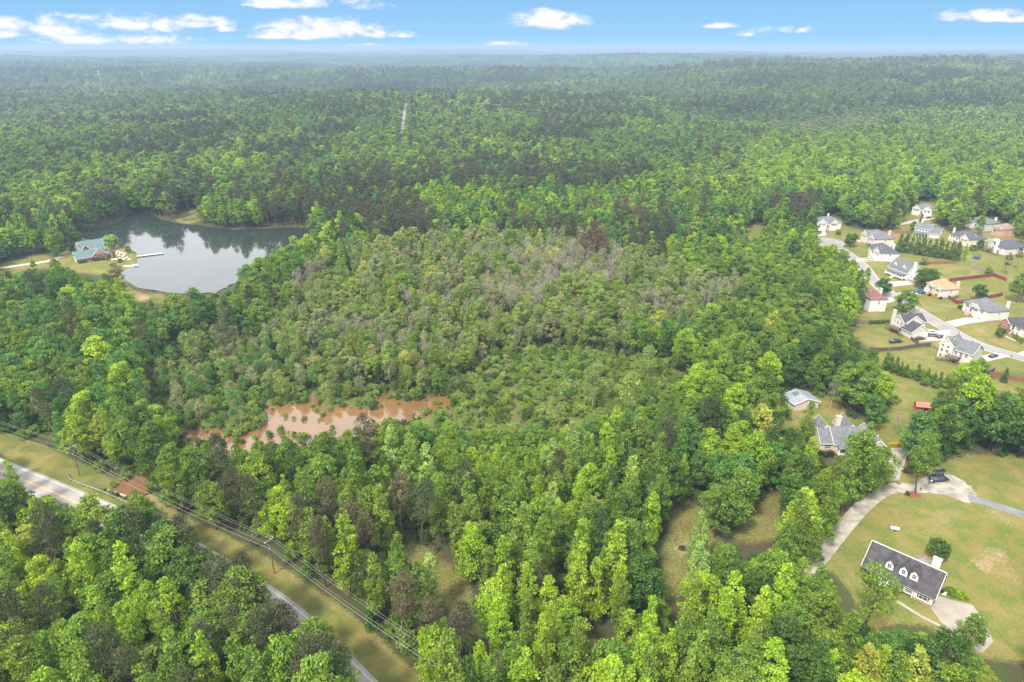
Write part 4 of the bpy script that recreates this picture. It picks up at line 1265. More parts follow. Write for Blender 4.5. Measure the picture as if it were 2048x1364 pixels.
    def deck(self, x0, x1, y0, y1, z, stair=None, mat=DECKW):
        m_ = MB(); m_.box(x0, x1, y0, y1, z - .22, z)
        d = m_.build('deck', mat, self.root)
        for px_ in (x0 + .1, (x0 + x1) / 2, x1 - .1):
            q = MB(); q.box(px_ - .09, px_ + .09, y0 + .03, y0 + .21, -.3, z - .22); q.build('deck_post', mat, self.root)
        r = MB()
        for a, b in (((x0 + .05, y0 + .05), (x1 - .05, y0 + .05)), ((x0 + .05, y0 + .05), (x0 + .05, y1)), ((x1 - .05, y0 + .05), (x1 - .05, y1))):
            r.bar((*a, z + .95), (*b, z + .95), .09, .09); r.bar((*a, z + .15), (*b, z + .15), .06, .06)
            L_ = math.dist(a, b); k = int(L_ / .32)
            for i in range(k + 1):
                t = i / max(1, k)
                p = (a[0] + (b[0] - a[0]) * t, a[1] + (b[1] - a[1]) * t)
                r.bar((*p, z), (*p, z + .93), .05, .05)
        r.build('railing', mat, d)
        if stair:
            (sx, sy), (ex, ey) = stair
            s_ = MB()
            sd_ = Vector((ex - sx, ey - sy, 0)); n_ = Vector((-sd_.y, sd_.x, 0)).normalized() * .55
            for o_ in (-1, 1):
                s_.bar(Vector((sx, sy, z - .12)) + n_ * o_, Vector((ex, ey, .05)) + n_ * o_, .08, .28); s_.bar(Vector((sx, sy, z + .9)) + n_ * o_, Vector((ex, ey, .95)) + n_ * o_, .07, .09)
                s_.bar(Vector((ex, ey, -.2)) + n_ * o_, Vector((ex, ey, 1.0)) + n_ * o_, .09, .09)
            k = 10
            for i in range(k):
                t = (i + .5) / k
                c = Vector((sx, sy, z)) .lerp(Vector((ex, ey, 0)), t)
                s_.bar(c - n_ * .95, c + n_ * .95, .3, .05)
            s_.build('deck_stairs', mat, d)
        return d
    def column(self, x, y, z0, z1, w=.22):
        m_ = MB(); m_.box(x - w / 2, x + w / 2, y - w / 2, y + w / 2, z0, z1); m_.box(x - w * .75, x + w * .75, y - w * .75, y + w * .75, z1 - .16, z1 - .002); m_.box(x - w * .75, x + w * .75, y - w * .75, y + w * .75, z0, z0 + .2)
        return m_.build('column', WHITE, self.root)
    def done(self, wallmats=None):
        self.wall.build('wall', wallmats or [self.wm], self.root)
        rf = self.roof.build('roof', self.rm, self.root)
        if self.trim.V: self.trim.build('trim', WHITE, self.root)
        if self.base.V: self.base.build('foundation', BRICKF, self.root)
        for x, y, w, d, z0, z1, mat in getattr(self, '_ch', []):
            m_ = MB(); m_.box(x - w / 2, x + w / 2, y - d / 2, y + d / 2, z0, z1); m_.box(x - w / 2 - .12, x + w / 2 + .12, y - d / 2 - .12, y + d / 2 + .12, z1, z1 + .15); m_.box(x - w / 4, x + w / 4, y - d / 4, y + d / 4, z1 + .15, z1 + .4)
            m_.build('chimney', mat or self.wm, rf)
        for x, y, z in self._v:
            m_ = MB(); m_.tube([(x, y, z - .2), (x, y, z + .42)], [.09, .09], 8); m_.tube([(x, y, z + .43), (x, y, z + .50)], [.15, .12], 8); m_.build('vent', WHITE, rf)
        return self
# ================================================================== the houses
HG = 'houses of the neighbourhood on the hill'
def split(name, label, A, B, C, wall, roof, eave=5.4, rise=3.0, gab=((.52, .95),), gar=(), door=.42, chim=None, D=None, rz=None, shutters=True, gwall=None, gproud=.8, lower=True, cat='house', steps=True, wallmats=None, back_windows=True):
    """a two level house under a hipped roof with gabled bays on its front"""
    h = House(name, label, A, B, wall, roof, D=D, C=C, rz=rz, group=HG, cat=cat)
    W_, D_ = h.W, h.D
    h.block(0, W_, 0, D_, eave, 'hip', rise)
    bays = []
    for g0, g1 in gab:
        x0, x1 = g0 * W_, g1 * W_
        h.block(x0, x1, -gproud, D_ * .45, eave - .12, 'y', min(rise * .8, (x1 - x0) * .42), .35, wmi=1 if gwall else 0)
        bays.append((x0, x1))
        w = x1 - x0
        if w > 4.2:
            h.win(x0 + w * .3, -gproud, 'f', eave - 2.0, .95, 1.35, shutters); h.win(x0 + w * .7, -gproud, 'f', eave - 2.0, .95, 1.35, shutters)
        else:
            h.win((x0 + x1) / 2, -gproud, 'f', eave - 2.0, 1.7, 1.4, shutters, 2)
    inb = lambda x: any(a - .7 < x < b + .7 for a, b in bays)
    zd = 1.9 if lower else .3
    h.door(door * W_, 0 if not inb(door * W_) else -gproud, 'f', zd)
    if steps and lower:
        h.steps(door * W_, 0 if not inb(door * W_) else -gproud, 1.5, zd, 7)
    for k in range(1, int(W_ / 2.2)):
        x = k * 2.2
        if inb(x) or abs(x - door * W_) < 1.2:
            continue
        h.win(x, 0, 'f', eave - 2.0, .9, 1.35, shutters)
        if lower and not any(abs(x - g * W_) < 2 for g in gar):
            h.win(x, 0, 'f', .8, .9, 1.0)
    for g in gar:
        h.garage(g * W_, -gproud if any(a < g * W_ < b for a, b in bays) else 0, 'f')
    h.win(W_, D_ * .5, 'r', eave - 2.0, .8, 1.2)
    h.win(0, D_ * .5, 'l', eave - 2.0, .8, 1.2)
    if back_windows:
        h.win(W_ * .3, D_, 'b', eave - 2.0); h.win(W_ * .7, D_, 'b', eave - 2.0)
    if chim:
        h.chimney(chim[0] * W_, chim[1] * D_, 1.2, .9, eave + chim[2])
    h.done([h.wm, SIDING[gwall]] if gwall else [h.wm, h.wm])
    return h

split('house', 'white house with grey hipped roof and two front gables facing the turning circle', (1633, 463), (1680, 462), None, 'cream', 'grey', 6.2, 3.0, ((.0, .38), (.55, .82)), (.1, .28), .47, (.7, 1.02, 3.4), D=11, rz=0)
split('house', 'pale house with dark hip roof and front bay, uphill end of the white car drive', (1735, 481), (1750, 495), (1779, 492), 'cream', 'grey', 5.6, 3.4, ((.05, .4), (.55, .9)), (), .47, (.6, 1.03, 3.2))
split('house', 'white house with slate hip roof beside two white cars', (1746, 508), (1759, 524), (1792, 523), 'white', 'navy', 5.6, 3.2, ((.50, .97),), (.62, .82), .35, (.45, 1.03, 2.8))
# pale blue house with dormers, a porch and a tall side chimney
h = House('house', 'pale blue house with steep grey roof, dormers and white porch stairs above red mulch', (1791, 546), (1811, 561), 'pale_blue', 'grey', C=(1841, 550), D=9.5, group=HG)
W_, D_ = h.W, h.D
h.block(0, W_, 0, D_, 4.4, 'x', 5.0)
for f in (.25, .72):
    h.block(f * W_ - 1, f * W_ + 1, 1.0, 4.2, 6.5, 'y', 1.1, .25, z_wall0=4.6, foundation=0); h.win(f * W_, 1.0, 'f', 5.3, .9, 1.0)
h.roof.slab([(.4, -2.4, 3.1), (W_ - .4, -2.4, 3.1), (W_ - .4, .1, 4.1), (.4, .1, 4.1)], .18)
for x in (.6, W_ * .36, W_ * .64, W_ - .6):
    h.column(x, -2.2, 1.0, 2.95)
h.deck(.4, W_ - .4, -2.4, -.02, 1.1, ((W_ * .55, -2.4), (W_ * .55, -4.6)), WHITE)
h.door(W_ * .5, 0, 'f', 1.1)
for f in (.2, .8):
    h.win(f * W_, 0, 'f', 1.7, 1.0, 1.5, True)
h.win(W_, D_ * .35, 'r', 1.6); h.win(W_, D_ * .7, 'r', 5.2); h.win(W_, D_ * .75, 'r', 1.6)
h.chimney(W_ + .35, D_ * .42, .8, 1.5, 10.0)
h.done()
# white three storey back of a maroon roofed house, half hidden in the wood
h = split('house', 'tall white house with maroon hip roof at the edge of the wood', (1719, 606), (1736, 625), (1765, 622), 'white', 'maroon', 7.0, 2.7, (), (), .5, (.45, 1.04, 2.6), shutters=False, lower=False, steps=False)
for k, x in enumerate((1.2, 3.6, 6.2, 8.8)):
    h.win(x, 0, 'f', 2.9, 1.0, 1.4); h.win(x, 0, 'f', .5, .9, 1.3)
h.win(h.W, h.D * .55, 'r', 4.2, .8, 1.1)
split('house', 'terracotta roofed house with cream gables and yellow shrubs at its steps', (1846, 583), (1882, 597), (1913, 596), 'cream', 'orange', 4.9, 3.6, ((.22, .5), (.58, .93)), (.05,), .4, (.8, 1.06, 2.6), D=9.8, gwall='cream')
split('house', 'white house with pale grey hip roof and wide drive to double garage', (1931, 622), (1972, 644), (2008, 638), 'white', 'grey', 5.2, 3.6, ((.30, .55), (.42, .68)), (.62, .85), .38, (.85, 1.04, 3.0), gwall='white')
split('house', 'red brick house with dark roof and round topped window behind clipped bushes', (2013, 657), (2044, 677), (2080, 668), 'white', 'dark', 4.6, 3.2, ((.02, .38),), (), .52, None, gwall='brick')
# the two tan houses seen from behind
h = House('house', 'cream house with dark roof, tall chimney and a deck, parked cars by its garage', (1786, 657), (1820, 679), 'cream', 'dark', C=(1854, 674), group=HG)
W_, D_ = h.W, h.D
h.block(0, W_ * .55, .5, D_ + 2, 5.6, 'y', 2.6)
h.block(W_ * .55 - 4.2, W_ * .58, 1.4, D_ - .2, 5.9, 'x', 2.8, .3)
h.block(W_ * .5, W_, 0, D_ - 1, 3.4, 'x', 3.2)
for x in (1.2, 3.2, 5.4):
    h.win(x, .5, 'f', 1.0, 1.0, 1.5); h.win(x, .5, 'f', 3.8, .9, 1.3)
h.win(W_ * .27, .5, 'f', 6.2, .7, .9)
h.win(W_, D_ * .33, 'r', 3.6, .7, .8); h.win(W_, D_ * .46, 'r', 3.6, .7, .8)
h.garage(W_ * .72, D_ - 1, 'b', 2.6); h.garage(W_ * .9, D_ - 1, 'b', 2.6)
h.deck(.2, W_ * .48, -3.0, .45, 2.3, ((W_ * .48, -1.5), (W_ * .48 + 3.2, -1.5)))
h.chimney(.5, -.05, 1.1, 1.1, 9.2)
h.done()
h = House('house', 'white house with slate blue roof and brown deck stairs, largest by the evergreen hedge', (1873, 714), (1933, 731), 'cream', 'grey', C=(1962, 725), group=HG, rz=-55)
W_, D_ = h.W + 1.2, h.D + .8
h.block(0, W_ * .42, -1.2, D_ - 1, 6.6, 'y', 2.5)
h.block(W_ * .3, W_, 0, D_, 5.4, 'x', 3.3)
h.block(W_ * .45, W_ * .75, D_ - 3, D_ + 1.2, 5.2, 'y', 2.0)
for x in (1.2, 3.3):
    h.win(x, -1.2, 'f', .7, .9, 1.5); h.win(x, -1.2, 'f', 3.1, 1.0, 1.4); h.win(x, -1.2, 'f', 5.2, .9, 1.2)
for x in (6.2, 8.2, 10.2):
    h.win(x, 0, 'f', 3.1, .9, 1.4)
h.win(7.2, 0, 'f', .5, 1.7, 1.9, False, 2)
h.deck(4.6, 8.6, -3.6, -.02, 2.6, ((4.7, -3.0), (1.2, -5.0)))
h.chimney(-.45, D_ * .35, .9, 1.4, 9.0)
h.garage(W_ - 1.8, D_, 'b'); h.done()
split('house', 'white house with slate roof at the top of the neighbourhood, parked car before it', (1829, 428), (1862, 436), None, 'white', 'grey', 5.8, 3.2, ((.02, .38), (.55, .98)), (.7, .88), .47, None, D=12, rz=-50)
h = House('house', 'cream house with long columned side porch behind the dark evergreen screen', (1828, 470), (1868, 477), 'cream', 'grey', D=10, rz=-42, group=HG)
W_, D_ = h.W + 3, h.D
h.block(0, W_ * .62, 0, D_, 5.6, 'x', 2.8)
h.block(W_ * .55, W_, -1, D_ - 2, 3.6, 'x', 3.0)
h.roof.slab([(-.3, -3.0, 2.6), (W_ * .6, -3.0, 2.6), (W_ * .6, .1, 3.5), (-.3, .1, 3.5)], .18)
for k in range(6):
    h.column(.2 + k * W_ * .112, -2.8, 0, 2.45)
for k in range(4):
    h.win(1.2 + k * 2, 0, 'f', 3.9, .9, 1.2); h.win(1.2 + k * 2, 0, 'f', .8, 1.0, 1.5)
h.win(W_, D_ * .3, 'r', 3.2, 1.2, 1.2); h.chimney(W_ * .12, D_ * .8, 1.0, .9, 9.6, mat=WHITE); h.done()
split('house', 'white house with blue grey roof mostly hidden behind leafy garden trees', (1943, 453), (1970, 464), (1985, 457), 'white', 'grey', 5.6, 3.0, ((.1, .4),), (), .5, (.85, .9, 3.0), D=12)
split('house', 'pink brick house with tan roof below the far wood', (1988, 469), (2004, 475), (2024, 470), 'pinkbrick', 'tan', 5.6, 3.0, ((.3, .85),), (), .2, (.6, 1.04, 3.2), D=11)
split('house', 'beige house with navy roof and white chimney behind the round dark shrub', (1908, 481), (1936, 495), (1965, 490), 'beige', 'navy', 5.2, 3.2, ((.60, .98),), (), .4, (.1, .1, 3.6), D=12.5)
h = split('house', 'white house with navy roof, tall white chimney and long deck stairs by the trampoline', (1980, 501), (2008, 512), (2042, 506), 'cream', 'navy', 4.8, 3.6, ((.05, .4),), (), .6, None, lower=False, steps=False, shutters=False)
h.chimney(h.W * .5, -.5, 1.5, .9, 8.6); 
m_ = MB(); m_.box(h.W * .5 - .75, h.W * .5 + .75, -.95, -.03, -.4, 8.6); m_.box(h.W * .5 - .85, h.W * .5 + .85, -1.05, .05, 8.6, 8.75); m_.build('chimney', WHITE, h.root)
h.deck(.3, h.W * .38, -4.4, -.85, 2.6, ((h.W * .38, -3.4), (h.W * .38 + 5.2, -3.9)))

# the grey roofed ranch by the concrete yard
h = House('house', 'tan ranch house with grey gabled roofs facing the concrete yard and gravel track', (1638, 899), (1765, 904), 'tan', 'grey', D=12, rz=-1)
W_, D_ = h.W, h.D
h.block(0, W_ * .24, .6, D_ - 3.4, 3.0, 'x', 3.0)
h.block(W_ * .2, W_ * .72, 0, D_ - 2.6, 3.05, 'x', 3.5)
h.block(W_ * .68, W_, -2.5, D_ - 4, 2.9, 'y', 2.9)
h.block(W_ * .08, W_ * .32, D_ - 5, D_ + 1.5, 3.0, 'y', 2.6)
h.block(W_ * .5, W_ * .74, D_ - 5, D_ + 2.5, 3.0, 'y', 2.9)
h.roof.slab([(W_ * .24, -2.3, 2.35), (W_ * .66, -2.3, 2.35), (W_ * .66, 0, 3.0), (W_ * .24, 0, 3.0)], .16)
for f in (.25, .38, .52, .65):
    h.column(f * W_, -2.1, .1, 2.2)
m_ = MB(); m_.box(W_ * .24, W_ * .66, -2.3, -.02, -.3, .2); m_.build('porch_floor', concrete, h.root)
h.win(W_ * .12, .6, 'f', .9, 1.1, 1.4, True); h.win(W_ * .32, 0, 'f', .9, 1.0, 1.5, True); h.win(W_ * .58, 0, 'f', .9, 1.0, 1.5, True); h.door(W_ * .45, 0, 'f', .2)
h.win(0, 4.0, 'l', .9, 1.0, 1.4); h.garage(W_, 1.5, 'r', 2.6); h.garage(W_, 4.6, 'r', 2.6); h.win(W_ * .84, -2.5, 'f', .9, 1.2, 1.4)
h.chimney(W_ * .44, D_ - 2.2, 1.6, 1.1, 7.4); h.done()

# the storey and a half house at the near right
h = House('house', 'white cottage with charcoal roof, three dormers and a front porch, nearest house', (1722, 1150), (1862, 1214), 'white', 'charcoal', D=9.0, rz=-44)
W_, D_ = h.W, h.D
h.block(0, W_ * .74, 1.9, D_, 3.1, 'none', 0)
h.block(W_ * .74, W_, 0, D_, 3.12, 'none', 0)
ze, zr = 3.1, 7.3
ym = D_ / 2 + .2
for s in (0, 1):
    x0, x1 = (-.5, W_ * .745) if s == 0 else (W_ * .745, W_ + .5)
    z1 = zr if s == 0 else zr - .12
    h.roof.slab([(x0, -.55, ze - .25), (x1, -.55, ze - .25), (x1, ym, z1), (x0, ym, z1)], .2)
    h.roof.slab([(x0, D_ + .5, ze - .3), (x0, ym, z1), (x1, ym, z1), (x1, D_ + .5, ze - .3)], .2)
h.trim.bar((-.5, ym, zr + .06), (W_ + .5, ym, zr + .06), .22, .08)
for xe in (0, W_):
    h.wall.add([(xe, .0, ze - .2), (xe, D_, ze - .2), (xe, ym, zr - .25)], [(0, 1, 2)])
    s = -1 if xe == 0 else 1
    h.trim.bar((xe + s * .5, -.55, ze - .3), (xe + s * .5, ym, zr - .05), .08, .26); h.trim.bar((xe + s * .5, D_ + .5, ze - .35), (xe + s * .5, ym, zr - .05), .08, .26)
h.trim.bar((-.5, -.5, ze - .38), (W_ + .5, -.5, ze - .38), .1, .18)
for f in (.33, .53, .68):
    xm = f * W_
    rf = MB()
    d = MB()
    y0 = 1.0
    d.box(xm - .85, xm + .85, y0, y0 + 2.2, 3.6, 5.95); d.add([(xm - .85, y0, 5.95), (xm + .85, y0, 5.95), (xm, y0, 6.95)], [(0, 1, 2)])
    dorm = d.build('dormer', WHITE, h.root)
    q = MB()
    for s in (-1, 1):
        q.slab([(xm + s * 1.08, y0 - .3, 5.82), (xm, y0 - .3, 7.1), (xm, y0 + 3.4, 7.1), (xm + s * 1.08, y0 + 2.3, 5.82)], .12)
    q.build('dormer_roof', ROOFM['charcoal'], dorm)
    o = h.win(xm, y0, 'f', 4.65, .75, 1.15); o.parent = dorm
h.deck(W_ * .36, W_ * .735, -.1, 1.88, .9, None, WHITE)
m_ = MB(); m_.box(W_ * .3, W_ * .735, -.05, 1.86, .905, .93); m_.build('porch_floor', DECKW, h.root)
for f in (.37, .49, .61, .725):
    h.column(f * W_, .05, .9, 2.75, .18)
h.steps(W_ * .33, -.1, 1.4, .9, 4, .3, WHITE)
h.win(W_ * .87, 0, 'f', 1.0, 1.7, 1.5, True, 1)
h.win(W_ * .1, 1.9, 'f', 1.3, 1.0, 1.5, True); h.win(W_ * .45, 1.9, 'f', 1.3, 1.0, 1.5, True); h.door(W_ * .55, 1.9, 'f', .92); h.win(W_ * .65, 1.9, 'f', 1.3, 1.0, 1.5, True)
h.win(W_, D_ * .3, 'r', 1.2); h.win(W_, D_ * .65, 'r', 1.2); h.win(W_, D_ * .5, 'r', 4.2, .9, 1.1); h.win(0, D_ * .5, 'l', 4.2, .9, 1.1)
h.rm2 = ROOFM['brownish']
h.block(W_ * .54, W_ * .80, D_ - .5, D_ + 3.6, 2.9, 'none', 0)
q = MB()
xa, xb, yb = W_ * .53, W_ * .81, D_ + 4.0
q.slab([(xa, D_ - 1.5, 4.1), (xa, yb, 2.75), ((xa + xb) / 2, yb - 1.6, 4.7), ((xa + xb) / 2, D_ - 2.6, 4.9)], .18)
q.slab([(xb, D_ - 1.5, 4.1), ((xa + xb) / 2, D_ - 2.6, 4.9), ((xa + xb) / 2, yb - 1.6, 4.7), (xb, yb, 2.75)], .18)
q.slab([(xa, yb, 2.75), (xb, yb, 2.75), ((xa + xb) / 2, yb - 1.6, 4.7)], .18)
q.build('wing_roof', ROOFM['brownish'], h.root)
h.chimney(W_ * .84, D_ + .6, 1.7, .9, 6.6, mat=WHITE); h.done()

# the teal roofed house by the lake
h = House('lake_house', 'red wood lake house with teal metal roof beside the wooden dock', (155, 527), (216, 517), 'redwood', 'teal', D=9, rz=40)
W_, D_ = h.W, h.D
h.block(0, W_ * .62, .8, D_, 3.0, 'x', 3.0, .8)
h.block(W_ * .55, W_, 0, D_ + 3, 3.6, 'y', 3.8, .9)
h.block(W_ * .25, W_ * 1.02, D_ - 1, D_ + 9, 5.4, 'x', 4.4, .9)
h.block(W_ * .3, W_ * .55, D_ - 2, D_ + 5, 6.2, 'y', 2.4, .6)
h.roof.slab([(W_ - .2, 2, 3.4), (W_ + 3.0, 2, 2.5), (W_ + 3.0, D_ + 6, 2.5), (W_ - .2, D_ + 6, 3.4)], .16)
for y in (2.2, 7, 12, D_ + 5.8):
    h.column(W_ + 2.8, y, 0, 2.35)
for x in (1.5, 4.0, 6.6):
    h.win(x, .8, 'f', .9, 1.1, 1.3)
h.win(W_ * .67, 0, 'f', .7, 1.6, 1.9, False, 1); h.win(W_ * .88, 0, 'f', .7, 1.6, 1.9, False, 1); h.door(W_ * .52, .8, 'f', .1)
h.garage(0, D_ * .35, 'l', 2.6); h.garage(0, D_ * .72, 'l', 2.6)
m_ = MB(); m_.add([(W_ * .55 + .1, -.012, 3.65), (W_ - .1, -.012, 3.65), (W_ * .775, -.012, 7.2)], [(0, 1, 2)]); m_.build('gable_panel', SIDING['tan'], h.root)
m_ = MB(); m_.box(-.03, -.005, .9, D_ - .1, .3, 2.9); m_.build('end_wall', SIDING['greywood'], h.root)
h.chimney(W_ * .2, D_ + 1.5, 1.4, 1.2, 8.5, mat=SIDING['greywood']); h.done()

# the tin roofed barn and the little red roofed shelter
h = House('shed', 'pale block shed with galvanised tin roof at the wood edge', (1565, 803), (1584, 819), 'block', 'tin', C=(1632, 813), cat='shed')
W_, D_ = h.W + 1, h.D
h.block(0, W_, 0, D_, 2.7, 'x', 1.7, .5, foundation=0)
m_ = MB()
for k in range(7):
    x = 1.0 + k * .34
    m_.slab([(x, 1.6 + .8, 3.75), (x + .2, 1.6 + .8, 3.75), (x + .2, D_ / 2 - .4, 4.42), (x, D_ / 2 - .4, 4.42)], .03)
m_.build('skylight_strips', ROOFM['charcoal'], h.root)
h.door(W_, D_ * .6, 'r', 0, 1.0, 2.0, SIDING['greywood']); h.win(W_ * .5, 0, 'f', 1.2, .8, .7); h.done()
h = House('playhouse', 'small wooden playhouse with salmon red roof on the back lawn', (1831, 822), (1858, 826), 'redwood', 'salmon', D=3.2, rz=-12, cat='playhouse')
W_, D_ = h.W, h.D
h.block(0, W_, .9, D_, 2.3, 'none', 0, foundation=0)
for s, ye, in ((-1, -.3), (1, D_ + .3)):
    h.roof.slab([(-.3, ye, 2.2), (W_ + .3, ye, 2.2), (W_ + .3, D_ / 2 - .1, 3.3), (-.3, D_ / 2 - .1, 3.3)], .12)
for xe in (0.0, W_):
    h.wall.add([(xe, .3, 2.2), (xe, D_, 2.2), (xe, D_ / 2, 3.15)], [(0, 1, 2)])
for x in (.1, W_ * .5, W_ - .1):
    m_ = MB(); m_.box(x - .07, x + .07, -.15, 0, -.1, 2.15); m_.build('post', SIDING['redwood'], h.root)
m_ = MB(); m_.box(0, W_, -.2, .88, -.1, .2); m_.build('porch_floor', SIDING['redwood'], h.root)
h.win(W_ * .28, .9, 'f', .9, .8, .8); h.door(W_ * .68, .9, 'f', .2, .8, 1.8); h.done()
# ================================================================== garden trees, hedges and shrubs
LABELLED = set()
def grow(u, v, kind, tint, sc, label, var=0, hs=1.0, rot=None, group=None, col=None, cat=None, name=None):
    p = px(u, v)
    o = plant(p.x, p.y, kind, tint, sc, var % NVAR[kind], (u * 1.7) % 6.28 if rot is None else rot, col, 0, hs)
    if 'group' in o:
        del o['group']
    tag(o, label, cat, group)
    if name: o.name = name
    LABELLED.add(o.name)
    return o
grow(1727, 1268, 'open', 'mid', 1.12, 'tall loose crowned tree standing alone before the charcoal roofed cottage', 0, 1.08)
grow(1827, 987, 'open', 'mid', .98, 'slender open tree on red mulch beside the gravel yard', 1, 1.32)
grow(1712, 1000, 'broad', 'mid', 1.3, 'large spreading tree in front of the grey roofed ranch house', 1)
grow(1742, 985, 'broad', 'mid', .95, 'smaller tree at the foot of the concrete drive, right of the large spreading tree', 3)
grow(1716, 950, 'narrow', 'mid', 1.05, 'upright tree rising across the ranch house roof', 2)
grow(1606, 884, 'narrow', 'mid', .85, 'upright tree in front of the tin roofed shed', 0)
grow(1566, 842, 'small', 'mid', .9, 'small bright tree on grass left of the ranch house', 1)
grow(1746, 858, 'broad', 'cool', .84, 'dense round blue green tree behind the ranch house', 2)
grow(1722, 818, 'broad', 'mid', 1.2, 'broad tree between the shed and the back lawn', 0)
grow(1862, 915, 'broad', 'mid', 1.12, 'full round tree at the head of the gravel yard', 4)
grow(1938, 880, 'broad', 'lime', 1.35, 'tallest light green tree of the clump beside the playhouse lawn', 1)
grow(1915, 900, 'broad', 'dark', .95, 'dark tree standing in the shade of the tallest light green clump tree', 3)
grow(1985, 905, 'broad', 'dark', 1.2, 'dark broad tree in the middle of the clump above the asphalt drive', 2)
grow(2035, 915, 'broad', 'dark', 1.2, 'dark broad tree at the picture edge above the asphalt drive', 0)
grow(2040, 850, 'broad', 'mid', 1.1, 'mid green tree behind the dark broad trees at the picture edge', 4)
grow(1790, 868, 'bare', 'grey', .62, 'bare dead tree on the lawn behind the ranch house', 1)
grow(1660, 822, 'bare', 'grey', .95, 'tall bare snag beside the tin roofed shed', 0)
grow(1871, 1118, 'small', 'dark', .95, 'small dark garden tree behind the charcoal roofed cottage', 0)
grow(1930, 1302, 'broad', 'mid', .62, 'short leafy tree overhanging the cottage driveway', 2)
grow(1700, 494, 'small', 'dark', 1.5, 'dark round lawn tree right of the turning circle', 0)
grow(1676, 470, 'small', 'mid', .8, 'small flat topped tree before the turning circle house', 1, .8)
grow(1625, 468, 'small', 'red', .95, 'dark purple plum tree left of the turning circle house', 0, .8, col=(.035, .018, .028))
grow(1764, 592, 'small', 'dark', 1.5, 'dark oval tree at the lane by the maroon roofed house', 1)
grow(1808, 624, 'small', 'mid', 1.85, 'bright round tree on the lane above the dark roofed deck house', 0)
grow(1842, 577, 'small', 'dark', 1.75, 'dark round evergreen beside the pale blue house', 1)
grow(1856, 573, 'small', 'dark', 1.6, 'dark round tree nearest the terracotta roofed house', 0)
grow(1956, 601, 'small', 'dark', 1.35, 'dark tree behind the pale grey hip roof by the red fence', 1)
grow(2032, 606, 'broad', 'mid', 1.0, 'big leafy tree at the end of the red fence', 0)
grow(2056, 596, 'broad', 'mid', .9, 'leafy tree behind the big one at the end of the red fence', 3)
grow(2008, 550, 'pine', 'pine', .62, 'small pine with bare trunk beyond the red fence', 1)
grow(2030, 540, 'pine', 'pine', .6, 'small pine below the navy roofed deck house', 2)
grow(1975, 552, 'small', 'mid', .85, 'small tree by the grey fence below the trampoline', 1)
grow(1928, 522, 'narrow', 'lime', .56, 'light green upright tree at the end of the evergreen screen', 1)
grow(1848, 530, 'small', 'olive', .85, 'olive garden tree behind the pale blue house', 0)
grow(1838, 459, 'cypress', 'dark', 1.25, 'dark conical evergreen behind the columned porch house', 0)
grow(1826, 462, 'small', 'mid', 1.1, 'grey green tree left of the dark conical evergreen', 1)
grow(1876, 434, 'small', 'dark', 1.0, 'dark tree at the corner of the topmost house', 0)
grow(1955, 472, 'broad', 'mid', .8, 'leafy tree in front of the hidden blue grey roof', 1)
grow(1908, 466, 'broad', 'mid', 1.1, 'large light green tree above the columned porch house', 2)
grow(1925, 462, 'broad', 'mid', 1.0, 'large tree right of the light green one above the porch house', 4)
grow(1890, 452, 'broad', 'dark', .9, 'dark tree behind the large light green tree above the porch house', 0)
grow(2040, 490, 'broad', 'mid', 1.0, 'round tree covering the right end of the pink brick house', 3)
grow(1959, 499, 'small', 'dark', 1.0, 'dark oval tree against the beige navy roofed house', 1)
grow(1945, 501, 'shrub', 'dark', 1.1, 'dark shrub left of the oval tree by the beige house', 0)
grow(1999, 675, 'small', 'dark', .75, 'small dark lawn tree before the red brick house', 0)
grow(1937, 760, 'small', 'lime', 1.35, 'lime green tree at the corner of the slate blue roofed house', 0)
grow(1957, 752, 'small', 'mid', 1.15, 'green tree by the rail fence right of the lime one', 1)
grow(1918, 772, 'small', 'lime', 1.3, 'lime tree at the right end of the evergreen hedge', 1)
grow(2007, 764, 'cypress', 'dark', .72, 'single dark evergreen cone by the brown fence', 1)
for k, (u, v) in enumerate([(1769, 742), (1778, 745), (1789, 748), (1799, 751), (1810, 754), (1832, 760), (1852, 766), (1866, 770), (1877, 773), (1890, 776), (1903, 779)]):
    grow(u, v, 'cypress', 'dark', (.92, .85, .82, .66, .66, .74, .68, .62, .68, .66, .62)[k], '%s evergreen cone of the hedge, counted from the wood' % ('first second third fourth fifth sixth seventh eighth ninth tenth eleventh'.split()[k]), k, group='evergreen hedge above the back lawn')
for k, (u, v) in enumerate([(1804, 748), (1818, 755), (1824, 752), (1842, 760), (1848, 771), (1858, 764), (1870, 776), (1896, 772)]):
    grow(u, v, 'small', 'mid', (.55, .6, .5, .7, .62, .55, .5, .5)[k], 'leafy bush filling the evergreen hedge, %s from the wood' % ('first second third fourth fifth sixth seventh eighth'.split()[k]), k, group='leafy bushes in the evergreen hedge')
for k in range(11):
    t = k / 10
    grow(1797 + t * 114, 503 + t * 18, 'cypress', 'dark', 1.28 + .18 * math.sin(k * 2.1), '%s tree of the tall dark evergreen screen, counted from the left' % ('first second third fourth fifth sixth seventh eighth ninth tenth eleventh'.split()[k]), k, group='tall evergreen screen behind the houses')
def bush(u, v, sc, label, tint='mid', col=None, name='shrub', group=None):
    return grow(u, v, 'shrub', tint, sc, label, int(u) % 4, col=col, group=group)
bush(1871, 594, .62, 'larger yellow flowering shrub at the terracotta house steps', col=(.50, .40, .01))
bush(1864, 589, .45, 'smaller yellow flowering shrub at the terracotta house steps', col=(.48, .40, .012))
bush(1859, 592, .5, 'red leaved shrub left of the yellow shrubs', col=(.14, .025, .022))
bush(1881, 599, .5, 'red leaved shrub right of the yellow shrubs', col=(.15, .03, .025))
bush(1908, 594, .75, 'green shrub at the white end wall of the terracotta roofed house', 'dark')
bush(1837, 582, .7, 'round green shrub left of the terracotta roofed house', 'cool')
